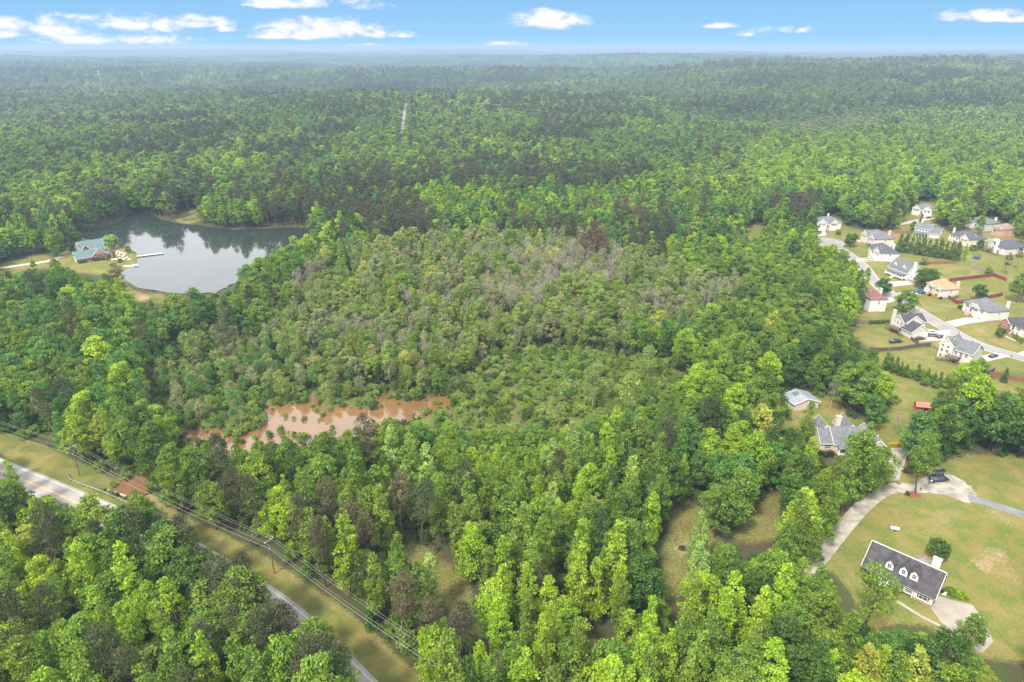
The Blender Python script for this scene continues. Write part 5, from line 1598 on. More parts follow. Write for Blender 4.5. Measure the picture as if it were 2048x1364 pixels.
bush(1919, 617, .6, 'upright dark shrub at the corner of the wide drive house', 'dark')
bush(1927, 621, .8, 'bright round shrub at the corner of the wide drive house', 'mid')
bush(1936, 625, .5, 'small bright shrub by the brick stairs of the wide drive house', 'lime')
for k, (u, v) in enumerate([(2002, 655), (2008, 660), (2015, 666), (2030, 676), (2037, 682), (2044, 686)]):
    bush(u, v, .62, '%s clipped bush before the red brick house, from the left' % ('first second third fourth fifth sixth'.split()[k]), 'mid', group='clipped bushes of the red brick house')
for k, u in enumerate((1779, 1785, 1790, 1795)):
    bush(u, 890.5 - k * .2, .34, '%s yellow bush of the row by the concrete yard, from the left' % ('first second third fourth'.split()[k]), col=(.55, .42, .008), group='yellow bushes by the concrete yard')
for k, (u, v) in enumerate([(1630, 905), (1637, 911), (1650, 913), (1661, 912)]):
    bush(u, v, .62, '%s dark red shrub along the ranch house front, from the left' % ('first second third fourth'.split()[k]), col=((.05, .022, .025), (.06, .03, .022), (.03, .05, .015), (.05, .03, .02))[k], group='foundation shrubs of the ranch house')
for k, (u, v) in enumerate([(1898, 1187), (1906, 1190), (1916, 1193), (1926, 1197)]):
    bush(u, v, .62, '%s mound of the lime shrub bank beside the cottage driveway' % ('first second third fourth'.split()[k]), 'lime' if k > 1 else 'mid', group='shrub bank by the cottage driveway')
bush(1811, 945, .5, 'brown shrub at the edge of the concrete drive', col=(.13, .085, .04))
bush(1815, 990, .4, 'low green shrub beside the slender tree on red mulch', 'dark')
for k, (u, v) in enumerate([(1742, 648), (1750, 647.5), (1758, 647), (1766, 646.5), (1774, 646)]):
    bush(u, v, .55, '%s bush of the clipped row inside the dark fence, from the left' % ('first second third fourth fifth'.split()[k]), 'dark', group='clipped bushes inside the dark fence')
bush(1693, 487, .4, 'dark shrub by the bay of the pale house', 'dark'); bush(1738, 493, .7, 'dark shrub before the front steps of the pale house', 'dark'); bush(1744, 504, .6, 'round shrub between the two hip roofed houses', 'dark')
# by the lake
grow(226, 498, 'small', 'pale', 1.6, 'pale round tree on the lake point behind the teal roofed house', 0)
grow(257, 507, 'small', 'olive', .85, 'small olive tree at the root of the wooden dock', 1)
grow(146, 503, 'cypress', 'cool', .95, 'blue green spruce left of the teal roof', 0, col=(.045, .085, .07))
grow(156, 488, 'small', 'dark', 1.2, 'dark tree behind the teal roofed house', 0)
grow(229, 516, 'cypress', 'dark', .46, 'little dark evergreen among the lakeside boulders', 1)
bush(241, 525, .75, 'dark round shrub below the lakeside boulders', 'dark')
for k, (u, v) in enumerate([(190, 522), (198, 521), (207, 520), (216, 520), (161, 527), (170, 525)]):
    bush(u, v, .6, '%s dark shrub along the red lake house wall' % ('first second third fourth fifth sixth'.split()[k]), 'dark', group='shrubs along the lake house wall')
grow(120, 560, 'broad', 'mid', .7, 'low tree by the lake house drive', 1)
# shrubs and tufts standing in the muddy pond
_pz = [(395, 512), (425, 500), (455, 505), (480, 485), (510, 492), (535, 470), (560, 468), (590, 450), (610, 440), (630, 415), (600, 410), (560, 430), (640, 385), (470, 520)]
for k, (u, v) in enumerate(_pz):
    grow(340 + u * .293, 720 + v * .293, 'shrub', 'olive', .75 + .2 * math.sin(k * 3), 'shrub of the low spit reaching into the muddy pond', k, group='shrubs of the spit in the muddy pond')
_tz = [(700, 342), (790, 388), (845, 402), (905, 412), (920, 402), (1000, 345), (1018, 350), (1040, 385), (1090, 345), (1105, 330), (1020, 415), (1050, 370), (250, 492), (370, 482), (315, 545), (335, 538), (440, 572), (460, 565), (1412, 292), (1445, 318), (1420, 325), (1385, 425), (1750, 335), (1095, 485), (1110, 468), (1770, 362), (1830, 348), (1845, 300), (1810, 300), (680, 505), (665, 320), (975, 318), (1300, 330), (1560, 300), (410, 465)]
for k, (u, v) in enumerate(_tz):
    grow(340 + u * .293, 720 + v * .293, 'shrub', 'olive', .30 + .2 * (k * 37 % 10) / 10, 'small dark tuft standing in the muddy pond water', k, group='tufts in the muddy pond', name='pond_tuft', cat='tuft')
_rk = random.Random(5)
ROCK = principled('boulder', (0.40, 0.36, 0.31), 0.9, var=.2, scale=2)
def rock(u, v, s, label, group):
    m_ = bmesh.new(); bmesh.ops.create_icosphere(m_, subdivisions=2, radius=1)
    for q in m_.verts:
        q.co *= 1 + .28 * math.sin(q.co.x * 3.1 + u) * math.cos(q.co.y * 2.7 + v) + _rk.uniform(-.08, .08)
        q.co.z *= .6
    me = bpy.data.meshes.new('boulder'); m_.to_mesh(me); m_.free()
    o = link('boulder', me, None, [ROCK]); p = px(u, v); o.location = (p.x, p.y, .15 * s); o.scale = (s, s * .8, s); o.rotation_euler.z = u
    return tag(o, label, 'boulder', group)
for k, (u, v) in enumerate([(234, 508), (238, 512), (243, 507), (247, 513), (250, 509), (240, 517), (232, 519), (246, 520), (254, 516), (236, 505), (226, 520), (259, 520)]):
    rock(u, v, 1.0 + .6 * ((k * 7) % 5) / 5, 'pale boulder heaped between the lake house and the dock', 'boulders between lake house and dock')

# ================================================================== vehicles
TYRE = principled('tyre', (0.012, 0.012, 0.013), 0.9); RIM = principled('wheel_rim', (0.5, 0.5, 0.51), 0.35, .5, .7)
CGLASS = principled('car_glass', (0.05, 0.06, 0.065), 0.06, .8); LAMPM = principled('headlight', (0.7, 0.7, 0.68), 0.15, .6); TAIL = principled('tail_light', (0.35, 0.02, 0.02), 0.25, .6); BLACKP = principled('black_trim', (0.015, 0.015, 0.016), 0.6)
def paint(name, c):
    return principled(name, c, 0.28, .6)
def car(kind, rear, front, mat, label, name=None, hatch=False):
    a = px(*rear); b = px(*front); d = b - a; c = (a + b) / 2
    dims = {'pickup': (5.7, 1.95), 'suv': (4.8, 1.9), 'sedan': (4.7, 1.82)}[kind]
    L_, W_ = dims
    root = empty(name or {'pickup': 'pickup_truck', 'suv': 'parked_suv', 'sedan': 'parked_car'}[kind], (c.x, c.y, .045), math.atan2(d.y, d.x))
    tag(root, label, {'pickup': 'pickup truck', 'suv': 'car', 'sedan': 'car'}[kind])
    h = L_ / 2
    body = MB(); cab = MB(); glass = MB()
    if kind == 'pickup':
        body.prism([(-h, .55), (-h + .05, 1.05), (h - 2.0, 1.08), (h - .25, 1.0), (h, .85), (h, .45), (h - .1, .38), (-h + .1, .42)], -W_ / 2, W_ / 2)
        cb0, cb1, ct0, ct1, zt = -.55, 1.75, -.35, .95, 1.82
    elif kind == 'suv':
        body.prism([(-h, .5), (-h + .02, 1.0), (h - 1.3, 1.05), (h - .2, .92), (h, .75), (h, .4), (-h + .1, .36)], -W_ / 2, W_ / 2)
        cb0, cb1, ct0, ct1, zt = -h + .06, 1.25, -h + .38, .45, 1.72
    else:
        body.prism([(-h, .5), (-h + .03, .92), (-h + .9, .98), (h - 1.3, .95), (h - .15, .78), (h, .62), (h, .36), (-h + .1, .34)], -W_ / 2, W_ / 2)
        cb0, cb1, ct0, ct1, zt = -h + .75, 1.15, -h + 1.45, .35, 1.42
    z0 = 1.0 if kind != 'sedan' else .93
    wb, wt = W_ / 2 - .06, W_ / 2 - .24
    g = [(cb0, -wb, z0), (cb1, -wb, z0), (cb1, wb, z0), (cb0, wb, z0), (ct0, -wt, zt - .06), (ct1, -wt, zt - .06), (ct1, wt, zt - .06), (ct0, wt, zt - .06)]
    glass.add(g, [(3, 2, 1, 0), (4, 5, 6, 7), (0, 1, 5, 4), (1, 2, 6, 5), (2, 3, 7, 6), (3, 0, 4, 7)])
    cab.add([(ct0 - .05, -wt - .03, zt - .07), (ct1 + .08, -wt - .03, zt - .07), (ct1 + .08, wt + .03, zt - .07), (ct0 - .05, wt + .03, zt - .07), (ct0 + .1, -wt + .12, zt), (ct1 - .1, -wt + .12, zt), (ct1 - .1, wt - .12, zt), (ct0 + .1, wt - .12, zt)], [(3, 2, 1, 0), (4, 5, 6, 7), (0, 1, 5, 4), (1, 2, 6, 5), (2, 3, 7, 6), (3, 0, 4, 7)])
    for s in (-1, 1):   # pillars
        for (xb, xt) in ((cb0, ct0), (cb1, ct1), ((cb0 * .55 + cb1 * .45), (ct0 * .5 + ct1 * .5))):
            cab.bar((xb, s * (wb + .01), z0), (xt, s * (wt + .01), zt - .05), .09, .09)
    bo = body.build('body', mat, root, bevel=.05)
    cab.build('roof_panel', mat, root); glass.build('windows', CGLASS, root)
    if kind == 'pickup':
        q = MB(); q.box(-h + .15, -.62, -W_ / 2 + .14, W_ / 2 - .14, 1.052, 1.092); q.build('bed_cover', principled('bed_cover_vinyl', (.085, .09, .10), .5), root)
    if hatch:
        q = MB(); q.slab([(-h + .35, -.75, 1.72), (-h - .55, -.75, 2.1), (-h - .55, .75, 2.1), (-h + .35, .75, 1.72)], .07); q.build('tailgate', mat, root)
    r = .36 if kind != 'sedan' else .32
    for x in (-h + .95, h - .95):
        for s in (-1, 1):
            y = s * (W_ / 2 - .1)
            t = MB(); t.tube([(x, y - .11, r), (x, y + .11, r)], [r, r], 14); wh = t.build('wheel', TYRE, root)
            t = MB(); t.tube([(x, y + s * .10, r), (x, y + s * .125, r)], [r * .62, r * .6], 12); t.build('rim', RIM, wh)
    for s in (-1, 1):
        q = MB(); q.box(h - .12, h + .012, s * W_ * .36 - .2, s * W_ * .36 + .2, .62, .78); q.build('headlight', LAMPM, root)
        q = MB(); q.box(-h - .012, -h + .1, s * W_ * .42 - .1, s * W_ * .42 + .1, .68, .92); q.build('tail_light', TAIL, root)
        q = MB(); q.box(cb1 - .35, cb1 - .15, s * (W_ / 2 + .09) - .09, s * (W_ / 2 + .09) + .09, z0 + .02, z0 + .17); q.build('mirror', BLACKP, root)
    return root
BLACK = paint('black_car_paint', (.022, .024, .03)); WHITEC = paint('white_car_paint', (.68, .68, .68)); BLUEC = paint('blue_car_paint', (.02, .09, .32)); GREYC = paint('blue_grey_car_paint', (.13, .16, .20)); PLUM = paint('plum_car_paint', (.06, .035, .055)); DGREEN = paint('dark_green_car_paint', (.018, .03, .035)); DARKG = paint('dark_grey_car_paint', (.03, .03, .034))
car('pickup', (1859, 964), (1894, 960), BLACK, 'black pickup truck on the gravel yard with two people near its tailgate')
car('suv', (1883, 951), (1853, 952), BLACK, 'black car with raised tailgate parked behind the pickup on gravel', hatch=True)
car('suv', (1732, 521), (1749, 520), WHITEC, 'white car nearer the lawn on the slate hip roofed house drive')
car('suv', (1736, 516), (1753, 515), WHITEC, 'white car farther from the lawn on the slate hip roofed house drive')
car('sedan', (1829, 584), (1845, 583), BLUEC, 'bright blue car on the terracotta roofed house drive')
car('sedan', (1837, 588), (1852, 586.5), DARKG, 'dark car beside the bright blue car')
car('suv', (1855, 667), (1873, 667), WHITEC, 'white car by the garage of the dark roofed deck house')
car('suv', (1857, 673), (1874, 673), GREYC, 'blue grey car between the white car and the plum car')
car('sedan', (1874, 677), (1888, 673), PLUM, 'plum coloured car at the right of the crowded drive')
car('sedan', (1830, 681), (1850, 678), DARKG, 'long dark car along the cream gable wall')
car('pickup', (1780, 686), (1801, 684), BLACK, 'black pickup left on the fenced back lawn')
car('sedan', (1694, 652.5), (1709, 651.5), DARKG, 'dark car half under the trees at the dark fence end')
car('sedan', (1976, 717), (1996, 711), DGREEN, 'dark green car on the drive of the slate blue roofed house')
car('sedan', (1852, 437), (1863, 436), DARKG, 'dark car before the topmost white house garage')

# ================================================================== fences
def fence(name, label, pts, mat, h=1.8, post=2.4, rails=None):
    P = [px(*p) if len(p) == 2 else Vector(p) for p in pts]
    o = P[0].copy()
    root = empty(name, o); tag(root, label, 'fence')
    pan = MB(); post_at = []
    for a, b in zip(P, P[1:]):
        a = a - o; b = b - o
        L_ = (b - a).length; d = (b - a) / L_
        k = max(1, round(L_ / post))
        for i in range(k + 1):
            post_at.append(a + d * (L_ * i / k))
        if rails:
            for z in rails:
                pan.bar(a + Vector((0, 0, z)), b + Vector((0, 0, z)), .06, .17)
        else:
            n = max(1, int(L_ / .45))
            for i in range(n):
                hh = h + .05 * math.sin(i * 2.3)
                s0, s1 = a + d * (L_ * i / n), a + d * (L_ * (i + .93) / n)
                off = .012 * (i % 2)
                nn = Vector((-d.y, d.x, 0)) * off
                pan.bar(s0 + nn + Vector((0, 0, hh / 2)), s1 + nn + Vector((0, 0, hh / 2)), .045, hh - .1)
            for z in (.4, h - .35):
                pan.bar(a + Vector((-d.y, d.x, 0)) * .07 + Vector((0, 0, z)), b + Vector((-d.y, d.x, 0)) * .07 + Vector((0, 0, z)), .06, .1)
    pan.build('rails' if rails else 'panel', mat, root)
    seen = []
    for p in post_at:
        if any((p - q).length < .5 for q in seen):
            continue
        seen.append(p)
        q = MB(); q.box(p.x - .07, p.x + .07, p.y - .07, p.y + .07, -.3, h + .12); q.build('post', mat, root)
    return root
REDF = principled('red_stained_fence', (.17, .035, .04), .8, var=.2, scale=1); DARKF = principled('weathered_fence', (.085, .068, .06), .85, var=.35, scale=1); BROWNF = principled('brown_fence', (.19, .085, .055), .85, var=.2, scale=1); GREYF = principled('grey_fence', (.20, .18, .17), .85, var=.25, scale=1); RUSTF = principled('new_cedar_fence', (.36, .18, .10), .85, var=.15, scale=1)
fence('wood_fence', 'red stained fence curving behind the terracotta roofed house lawn', [(1897, 563.5), (1912, 562), (1951, 557), (1987, 553), (2012, 563)], REDF, 2.0)
fence('wood_fence', 'red stained fence between the terracotta house and the wide drive house', [(1896, 597), (1913.5, 608), (1931, 606), (1975, 598), (2004, 592)], REDF, 1.9)
fence('wood_fence', 'grey fence running from the red fence corner up to the trampoline lawn', [(1936, 533), (1962, 542), (1986, 551)], GREYF, 1.7)
fence('wood_fence', 'brown fence at the foot of the dark evergreen screen', [(1835, 529.5), (1883, 528), (1914, 527)], BROWNF, 1.8)
fence('wood_fence', 'new orange cedar fence behind the pale dark roofed house', [(1752, 463), (1793, 478)], RUSTF, 1.9)
fence('wood_fence', 'short brown fence below the conical evergreen by the porch house', [(1788, 466), (1828, 468)], BROWNF, 1.8)
fence('rail_fence', 'dark rail fence at the wood edge below the maroon roofed house', [(1692, 648.5), (1735, 647), (1776, 645), (1786, 652)], DARKF, 1.6, 2.6, (.3, .75, 1.2, 1.55))
fence('wood_fence', 'weathered dark fence along the lower side of the fenced back lawn', [(1738, 702), (1761, 703.5), (1801, 700.6), (1839.5, 694.6), (1860, 693.5)], DARKF, 1.9)
fence('rail_fence', 'short rail fence between the crowded drive and the slate blue roofed house', [(1860, 693), (1876, 702)], DARKF, 1.4, 2.4, (.35, .8, 1.25))
fence('wood_fence', 'short dark gate fence at the corner of the cream gable wall', [(1821, 680), (1836, 690)], DARKF, 1.7)
fence('rail_fence', 'grey rail fence right of the lime tree by the slate blue roofed house', [(1964, 735), (1988, 741)], GREYF, 1.4, 2.4, (.3, .75, 1.2))
fence('wood_fence', 'dark fence turning down from the grey rail fence', [(1988, 743), (1976, 750), (1965, 758)], DARKF, 1.9)
fence('wood_fence', 'brown fence with the single evergreen cone before it', [(1977, 752), (2015, 758), (2060, 767)], BROWNF, 1.8)
fence('wood_fence', 'old grey fence at the top of the tree clump by the picture edge', [(1995, 788), (2022, 796), (2062, 808)], GREYF, 1.5)

# ================================================================== the road's furniture
STEEL = principled('galvanised_steel', (.36, .37, .39), .4, .5, .5, var=.1, scale=2); POLEW = principled('pole_wood', (.13, .10, .08), .9, var=.3, scale=2); WIREM = principled('wire_metal', (.30, .31, .30), .5); INSUL = principled('insulator', (.5, .5, .5), .3); YEL = principled('yellow_sign', (.75, .36, .01), .5); INK = principled('sign_black', (.015, .013, .012), .6)
G = smooth_line(_w([(135, 951), (141, 960), (160, 970), (205, 986), (281, 1020), (330, 1040), (378, 1055)]), 1.0)
go = G[0].copy(); gr = empty('guardrail', go); tag(gr, 'galvanised steel guardrail along the grass verge of the road', 'guardrail')
mb = MB()
prof = [(.0, .80), (.05, .76), (.0, .70), (.0, .66), (.05, .60), (.0, .55)]
V = []; F_ = []
for i, p in enumerate(G):
    s_ = side(G, i)
    for (o_, z) in prof:
        q = p - go + s_ * o_; V.append((q.x, q.y, z))
    for (o_, z) in prof[::-1]:
        q = p - go + s_ * (o_ - .012); V.append((q.x, q.y, z))
m = 2 * len(prof)
for i in range(len(G) - 1):
    for k in range(m):
        F_.append((i * m + k, i * m + (k + 1) % m, (i + 1) * m + (k + 1) % m, (i + 1) * m + k))
mb.add(V, F_); mb.build('rail', STEEL, gr)
for i in range(0, len(G), 2):
    p = G[i] - go - side(G, i) * .12
    q = MB(); q.box(p.x - .08, p.x + .08, p.y - .08, p.y + .08, -.3, .86); q.build('post', POLEW, gr)
# yellow warning sign by the guardrail: a black arrow on a diamond, turned to the traffic coming up
sp_ = px(329, 1043); so = empty('warning_sign', sp_, R(-28)); tag(so, 'yellow diamond warning sign with a black mark behind the guardrail', 'road sign')
q = MB(); q.box(-.04, .04, .02, .1, -.3, 2.0); q.build('post', STEEL, so)
q = MB(); q.add([(0, -.02, 1.15), (.62, -.02, 1.77), (0, -.02, 2.39), (-.62, -.02, 1.77), (0, .015, 1.15), (.62, .015, 1.77), (0, .015, 2.39), (-.62, .015, 1.77)], [(0, 1, 2, 3), (7, 6, 5, 4), (0, 4, 5, 1), (1, 5, 6, 2), (2, 6, 7, 3), (3, 7, 4, 0)]); pn = q.build('panel', YEL, so)
q = MB(); q.box(-.07, .07, -.03, -.024, 1.45, 1.85); q.add([(-.2, -.027, 1.82), (.2, -.027, 1.82), (0, -.027, 2.12)], [(0, 1, 2)]); q.build('mark', INK, pn)
# culvert head wall at the creek
cw = [px(0 + x * .2933, 780 + y * .2933) for x, y in [(738, 684), (862, 728)]]
q = MB(); c0 = cw[0]; q.bar(Vector((0, 0, .1)), cw[1] - c0 + Vector((0, 0, .1)), .35, .6)
ho = empty('culvert_wall', c0); tag(ho, 'pale concrete head wall at the muddy creek below the guardrail', 'wall'); q.build('head_wall', concrete, ho)
# poles and wires
PA, PB = px(160, 952), px(549, 1147.5)
PC = PB + (px(905, 1405) - PB).normalized() * (PB - PA).length * .9
PZ_ = PA + (px(-60, 872) - PA).normalized() * (PB - PA).length * .95
PZ2 = PZ_ + (PZ_ - PA)
poles = [(PZ2, None), (PZ_, None), (PA, 'wooden utility pole with crossarm behind the guardrail start'), (PB, 'wooden utility pole with crossarm where the wires turn'), (PC, None)]
tops = []
POLE_H = 10.6
for i, (p, lab) in enumerate(poles):
    a = poles[max(0, i - 1)][0]; b = poles[min(len(poles) - 1, i + 1)][0]
    d = (b - a).normalized(); yaw = math.atan2(d.y, d.x)
    n_ = Vector((-d.y, d.x, 0))
    tops.append([p + n_ * -1.15 + Vector((0, 0, POLE_H - .05)), p + n_ * .55 + Vector((0, 0, POLE_H - .05)), p + n_ * 1.2 + Vector((0, 0, POLE_H - .05)), p + n_ * -.2 + Vector((0, 0, POLE_H - 2.6))])
    if lab is None and i in (0, 1):
        continue
    o = empty('utility_pole', p, yaw)
    tag(o, lab or 'wooden utility pole beyond the bottom of the picture carrying the wires on', 'utility pole', 'poles along the road')
    q = MB(); q.tube([(0, 0, -.5), (0, 0, POLE_H - .1)], [.17, .11], 10); q.build('pole', POLEW, o)
    q = MB(); q.box(-.07, .07, -1.35, 1.35, POLE_H - .42, POLE_H - .28); q.bar((0, -.8, POLE_H - .35), (0, 0, POLE_H - 1.1), .04, .04); q.bar((0, .8, POLE_H - .35), (0, 0, POLE_H - 1.1), .04, .04); q.build('crossarm', principled('grey_timber', (.30, .28, .26), .9), o)
    for y in (-1.15, .55, 1.2):
        q = MB(); q.tube([(0, y, POLE_H - .28), (0, y, POLE_H - .17), (0, y, POLE_H - .05)], [.06, .11, .05], 8); q.build('insulator', INSUL, o)
    q = MB(); q.box(-.1, .1, -.3, -.1, POLE_H - 2.75, POLE_H - 2.55); q.build('bracket', INSUL, o)
WL = ['power line on the road side of the crossarms', 'power line in the middle of the crossarms', 'power line on the wood side of the crossarms', 'lower cable strung under the power lines']
for w_ in range(4):
    pts = []
    for i in range(len(tops) - 1):
        a, b = tops[i][w_], tops[i + 1][w_]
        for k in range(14):
            t = k / 14
            pts.append(a.lerp(b, t) - Vector((0, 0, 4 * t * (1 - t) * (1.1 if w_ < 3 else 1.3))))
    pts.append(tops[-1][w_])
    q = MB(); q.tube(pts, [.017 if w_ < 3 else .028] * len(pts), 5)
    tag(q.build('power_line' if w_ < 3 else 'cable', WIREM), WL[w_], 'wire', 'wires strung along the road')

# ================================================================== yard things
tk = px(1789, 1061); t_ = empty('propane_tank', tk, R(-18)); tag(t_, 'white propane tank lying on the lawn behind the cottage', 'tank')
q = MB(); q.tube([(-1.15, 0, .75), (-1.08, 0, .75), (-.95, 0, .75), (.95, 0, .75), (1.08, 0, .75), (1.15, 0, .75)], [.12, .33, .45, .45, .33, .12], 14); q.build('body', WHITE, t_, smooth=True)
q = MB(); q.tube([(0, 0, 1.19), (0, 0, 1.36)], [.18, .16], 10); q.build('valve_dome', WHITE, t_)
for x in (-.65, .65):
    q = MB(); q.box(x - .1, x + .1, -.35, .35, -.05, .38); q.build('foot', concrete, t_)
tp = px(1953, 517); t_ = empty('trampoline', tp); tag(t_, 'round blue edged trampoline with safety net on the deck house lawn', 'trampoline')
ring = [(math.cos(a) * 2.1, math.sin(a) * 2.1) for a in np.linspace(0, 2 * math.pi, 25)]
q = MB(); q.tube([(x, y, .85) for x, y in ring], [.2] * 25, 6, cap=False); q.build('pad', principled('blue_pad', (.03, .13, .42), .6), t_)
q = MB(); q.add([(x * .95, y * .95, .84) for x, y in ring[:-1]], [tuple(range(24))]); q.build('mat', BLACKP, t_)
q = MB()
for (x, y), (x2, y2) in zip(ring, ring[1:]):
    for z in np.linspace(.9, 2.6, 9):
        q.bar((x, y, z), (x2, y2, z), .02, .02)
    q.bar((x, y, .9), (x, y, 2.6), .02, .02)
q.build('net', BLACKP, t_)
for k in range(6):
    x, y = ring[k * 4]
    q = MB(); q.tube([(x, y, 0), (x, y, 2.7)], [.04, .04], 6); q.build('post', STEEL, t_)
# burnt ring with clay in the wood clearing
fp = px(1366, 1097); f_ = empty('fire_pit', fp); tag(f_, 'blackened fire pit ringed by orange clay in the wood clearing', 'fire pit')
q = MB()
for k in range(14):
    a = k * .449; q.box(math.cos(a) * 1.0 - .2, math.cos(a) * 1.0 + .2, math.sin(a) * .9 - .18, math.sin(a) * .9 + .18, -.1, .22 + .08 * (k % 3))
q.build('stone_ring', principled('sooty_stone', (.05, .04, .035), .95, var=.3, scale=3), f_)
q = MB()
for k in range(9):
    a = k * .9; q.bar((math.cos(a) * .8, math.sin(a) * .8, .12), (-math.cos(a + .5) * .6, -math.sin(a + .5) * .6, .3), .12, .12)
q.build('charred_wood', principled('charcoal', (.012, .011, .011), .95), f_)
# play frame on the far back lawn
sf = px(1842, 731); s_o = empty('swing_frame', sf, R(-15)); tag(s_o, 'thin metal swing frame on the lawn above the evergreen hedge', 'swing frame')
q = MB(); q.bar((-2.2, 0, 2.1), (2.2, 0, 2.1), .08, .08); q.build('top_bar', STEEL, s_o)
for x in (-2.2, 2.2):
    for y in (-.9, .9):
        q = MB(); q.bar((x, 0, 2.1), (x * 1.05, y, 0), .07, .07); q.build('leg', STEEL, s_o)
for x in (-.9, .9):
    q = MB(); q.bar((x - .2, 0, 2.1), (x - .2, 0, .5), .02, .02); q.bar((x + .2, 0, 2.1), (x + .2, 0, .5), .02, .02); q.box(x - .25, x + .25, -.1, .1, .45, .5); q.build('swing_seat', BLACKP, s_o)
def mailbox(u, v, label, rz=0):
    o = empty('mailbox', px(u, v), R(rz)); tag(o, label, 'mailbox', 'mailboxes by the drives')
    q = MB(); q.box(-.06, .06, -.06, .06, -.2, 1.05); q.build('post', POLEW, o)
    q = MB(); q.prism([(-.13, 1.05), (.13, 1.05), (.13, 1.22), (.09, 1.3), (-.09, 1.3), (-.13, 1.22)], -.28, .28); b_ = q.build('box', BLACKP, o)
    q = MB(); q.box(.132, .15, -.05, .12, 1.2, 1.26); q.build('flag', TAIL, b_)
mailbox(1840, 983, 'black mailbox on red mulch beside the slender gravel yard tree', 20)
mailbox(1893, 640, 'black mailbox at the mouth of the wide drive', 40); mailbox(1917, 668.5, 'black mailbox on the lane beside the crowded drive', 40); mailbox(2022, 716, 'black mailbox where the dark green car drive meets the lane', 30)
def lamp_post(u, v, label):
    o = empty('street_lamp', px(u, v)); tag(o, label, 'street lamp', 'street lamps on the lane')
    q = MB(); q.tube([(0, 0, -.2), (0, 0, 4.2)], [.07, .05], 8); q.build('pole', BLACKP, o)
    q = MB(); q.tube([(0, 0, 4.2), (0, 0, 4.35), (0, 0, 4.65), (0, 0, 4.8)], [.08, .2, .16, .03], 8); q.build('lantern', BLACKP, o)
lamp_post(1836.5, 626, 'black street lamp beside the lane by the dark roofed deck house')
# mulch beds
sheet('mulch_bed', [px(1827, 990) + Vector((math.cos(a) * 2.2, math.sin(a) * 1.3, 0)) for a in np.linspace(0, 6.0, 18)], .035, principled('red_mulch', (.17, .045, .03), .95, var=.3, scale=2), rag=.15)
sheet('mulch_bed', _w([(1787, 547), (1791, 543), (1812, 559), (1826, 565), (1818, 566), (1803, 562)]), .03, MATS['red_mulch'], rag=.1)
# bin and crates by the cottage
for k, (u, v, c, lab) in enumerate(((1884, 1187, 'dark', 'dark wheelie bin at the cottage corner'), (1888, 1188, 'pale', 'pale air conditioning unit beside the wheelie bin'))):
    o = empty('wheelie_bin' if k == 0 else 'air_conditioner', px(u, v), R(-40)); tag(o, lab, 'bin' if k == 0 else 'air conditioner')
    q = MB()
    if k == 0:
        q.add([(-.26, -.3, .08), (.26, -.3, .08), (.26, .3, .08), (-.26, .3, .08), (-.32, -.38, 1.0), (.32, -.38, 1.0), (.32, .38, 1.0), (-.32, .38, 1.0)], [(3, 2, 1, 0), (4, 5, 6, 7), (0, 1, 5, 4), (1, 2, 6, 5), (2, 3, 7, 6), (3, 0, 4, 7)]); q.build('body', BLACKP, o)
        q = MB(); q.box(-.34, .34, -.4, .42, 1.003, 1.08); q.build('lid', BLACKP, o)
        for x in (-.28, .28):
            q = MB(); q.tube([(x - .03, .3, .12), (x + .03, .3, .12)], [.12, .12], 10); q.build('wheel', TYRE, o)
    else:
        q.box(-.45, .45, -.45, .45, .05, .9); q.build('body', GARAGEW, o, bevel=.03)
        q = MB(); q.tube([(0, 0, .9), (0, 0, .93)], [.36, .36], 16); q.build('fan_grille', BLACKP, o)
# dock and boats
dk0, dk1 = px(274, 513.5), px(327, 507); dd = dk1 - dk0
o = empty('dock', dk0, math.atan2(dd.y, dd.x)); tag(o, 'long pale wooden dock reaching into the lake', 'dock')
q = MB()
n_ = int(dd.length / .4)
for k in range(n_):
    q.box(k * .4, k * .4 + .37, -1.0, 1.0, .35, .43)
q.box(0, dd.length, -.95, -.8, .2, .348); q.box(0, dd.length, .8, .95, .2, .348); q.build('deck', principled('pale_planks', (.50, .47, .42), .8, var=.12, scale=1), o)
for k in range(6):
    for y in (-1.08, 1.08):
        q = MB(); q.tube([(1 + k * (dd.length - 1.5) / 5, y, -1.5), (1 + k * (dd.length - 1.5) / 5, y, 1.0)], [.09, .09], 8); q.build('pile', POLEW, o)
def boat(u, v, rz, mat, label):
    o = empty('rowing_boat', px(u, v, -.1), R(rz)); o.location.z = -.12; tag(o, label, 'boat')
    V = []; F_ = []
    st = [(-2.2, .75, .1), (-1.2, .9, 0), (.3, .9, 0), (1.5, .6, .08), (2.3, .05, .25)]
    for x, wd, kz in st:
        V += [(x, -wd, .62 + kz), (x, -wd * .7, .0 + kz), (x, 0, -.12 + kz), (x, wd * .7, .0 + kz), (x, wd, .62 + kz), (x, wd * .9, .6 + kz), (x, wd * .55, .12 + kz), (x, -wd * .55, .12 + kz), (x, -wd * .9, .6 + kz)]
    for i in range(len(st) - 1):
        for k in range(9):
            F_.append((i * 9 + k, i * 9 + (k + 1) % 9, (i + 1) * 9 + (k + 1) % 9, (i + 1) * 9 + k))
    F_ += [tuple(range(9)), tuple(range(4 * 9 + 8, 4 * 9 - 1, -1))]
    q = MB(); q.add(V, F_); q.build('hull', mat, o)
    for x in (-1.1, .4):
        q = MB(); q.box(x - .15, x + .15, -.72, .72, .42, .47); q.build('thwart', MATS['pale_planks'], o)
boat(270, 532, -12, WHITE, 'white rowing boat floating at the little stone landing')
q = MB(); q.box(-3.5, 1.5, -1.3, 1.3, -.6, .3); q.box(1.5, 3.0, -.9, .9, -.6, .22)
o = empty('landing', px(259, 532.5), R(-4)); tag(o, 'flat pale stone landing on the lake shore beside the rowing boat', 'landing'); q.build('slab', ROCK, o, bevel=.15)
